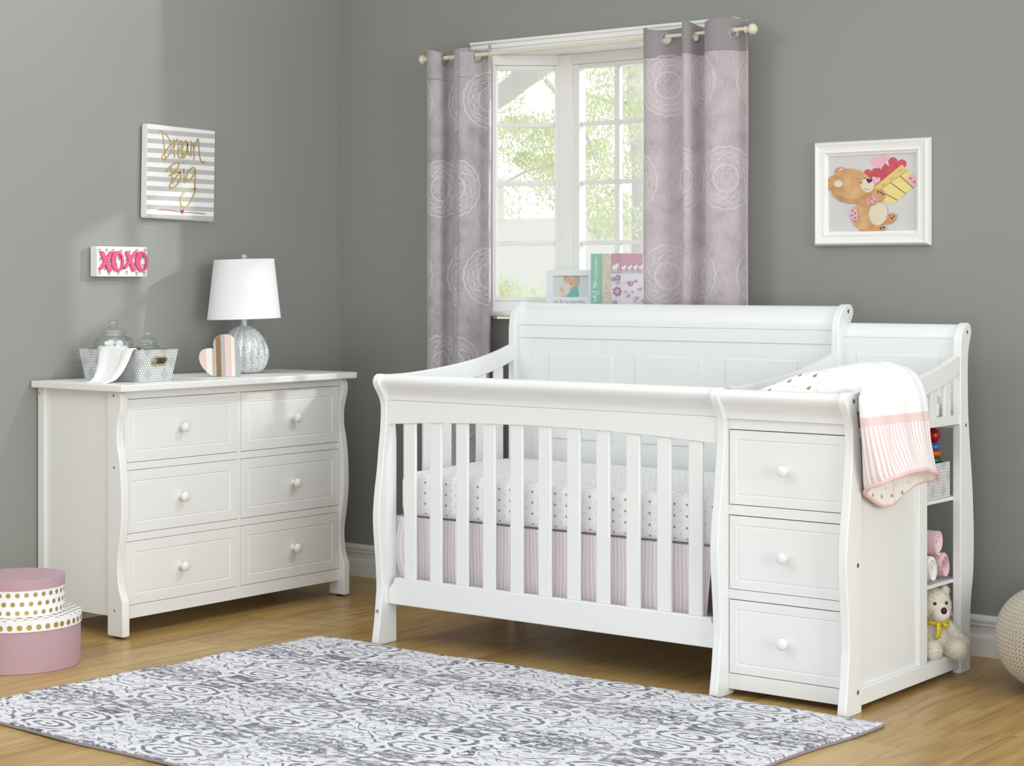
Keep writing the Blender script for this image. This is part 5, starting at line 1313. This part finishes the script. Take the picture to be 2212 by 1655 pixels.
# ================================================================== LIGHT, CAMERA
w = bpy.data.worlds.new('studio'); SC.world = w; w.use_nodes = True
wn = w.node_tree; bgn = wn.nodes['Background']; bgn.inputs[0].default_value = (0.955, 0.985, 1.0, 1)
tcw = wn.nodes.new('ShaderNodeTexCoord'); spw = wn.nodes.new('ShaderNodeSeparateXYZ'); wn.links.new(tcw.outputs['Generated'], spw.inputs[0])
wy = ((V(wn, spw.outputs[1]) + 0.05)*3.0).clamp()          # the open sky over the garden is brighter than the room side
wn.links.new((wy*((V(wn, spw.outputs[2])*-2.2 + 1.35).clamp()*1.35 + 0.25) + 0.79 + (V(wn, spw.outputs[2])*1.5 - 0.4).clamp()*0.55).s, bgn.inputs[1])
def area(name, loc, target, size, power, colr=(1, 1, 1), size_y=None):
    l = bpy.data.lights.new(name, 'AREA'); l.energy = power; l.size = size; l.color = colr
    if size_y: l.shape = 'RECTANGLE'; l.size_y = size_y
    o = bpy.data.objects.new(name, l); COL.objects.link(o); o.location = loc
    o.rotation_euler = (Vector(target)-Vector(loc)).to_track_quat('-Z', 'Y').to_euler(); return o
area('softbox_key', (0.1, -4.4, 3.0), (1.5, -1.0, .6), 1.5, 30, (.98, 1, .99))
area('softbox_front', (5.8, -7.4, 1.7), (2.4, -.3, .9), 2.6, 22, (.97, 1, .985), 2.4)
area('softbox_right', (13.5, -4.8, 2.4), (1.6, -.8, .8), 5.0, 440, (.98, 1, .98))
area('softbox_low', (4.7, -5.7, .7), (3.2, 0, .6), 1.2, 26, (1, 1, .98))
sun = bpy.data.lights.new('garden_sun', 'SPOT'); sun.energy = 300; sun.spot_size = math.radians(20); sun.spot_blend = .5; sun.shadow_soft_size = .03; sun.color = (1, .985, .95)
suo = bpy.data.objects.new('garden_sun', sun); COL.objects.link(suo); suo.location = (3.3, 1.75, 2.75); suo.rotation_euler = (Vector((.82, -.12, 1.62))-suo.location).to_track_quat('-Z', 'Y').to_euler()
sp = bpy.data.lights.new('corner_spot', 'SPOT'); sp.energy = 105; sp.spot_size = math.radians(48); sp.spot_blend = .35; sp.shadow_soft_size = .035
so = bpy.data.objects.new('corner_spot', sp); COL.objects.link(so); so.location = LP; so.rotation_euler = (Vector((.04, -1.6, 1.12))-LP).to_track_quat('-Z', 'Y').to_euler()

cam = bpy.data.cameras.new('camera'); co = bpy.data.objects.new('camera', cam); COL.objects.link(co)
co.location = (5.489, -5.930, 1.25); co.rotation_euler = (PI/2, 0, math.radians(180-142.45))
cam.sensor_width = 36; cam.sensor_fit = 'HORIZONTAL'; cam.lens = 36*4070/2212; cam.shift_y = -(827.5-608)/2212; cam.clip_end = 200
SC.camera = co
vs_ = SC.view_settings; vs_.view_transform = 'Standard'; vs_.look = 'None'; vs_.gamma = 1; vs_.exposure = 0.0; vs_.use_curve_mapping = False
SC.cycles.use_denoising = True; SC.cycles.max_bounces = 8; SC.cycles.transparent_max_bounces = 16
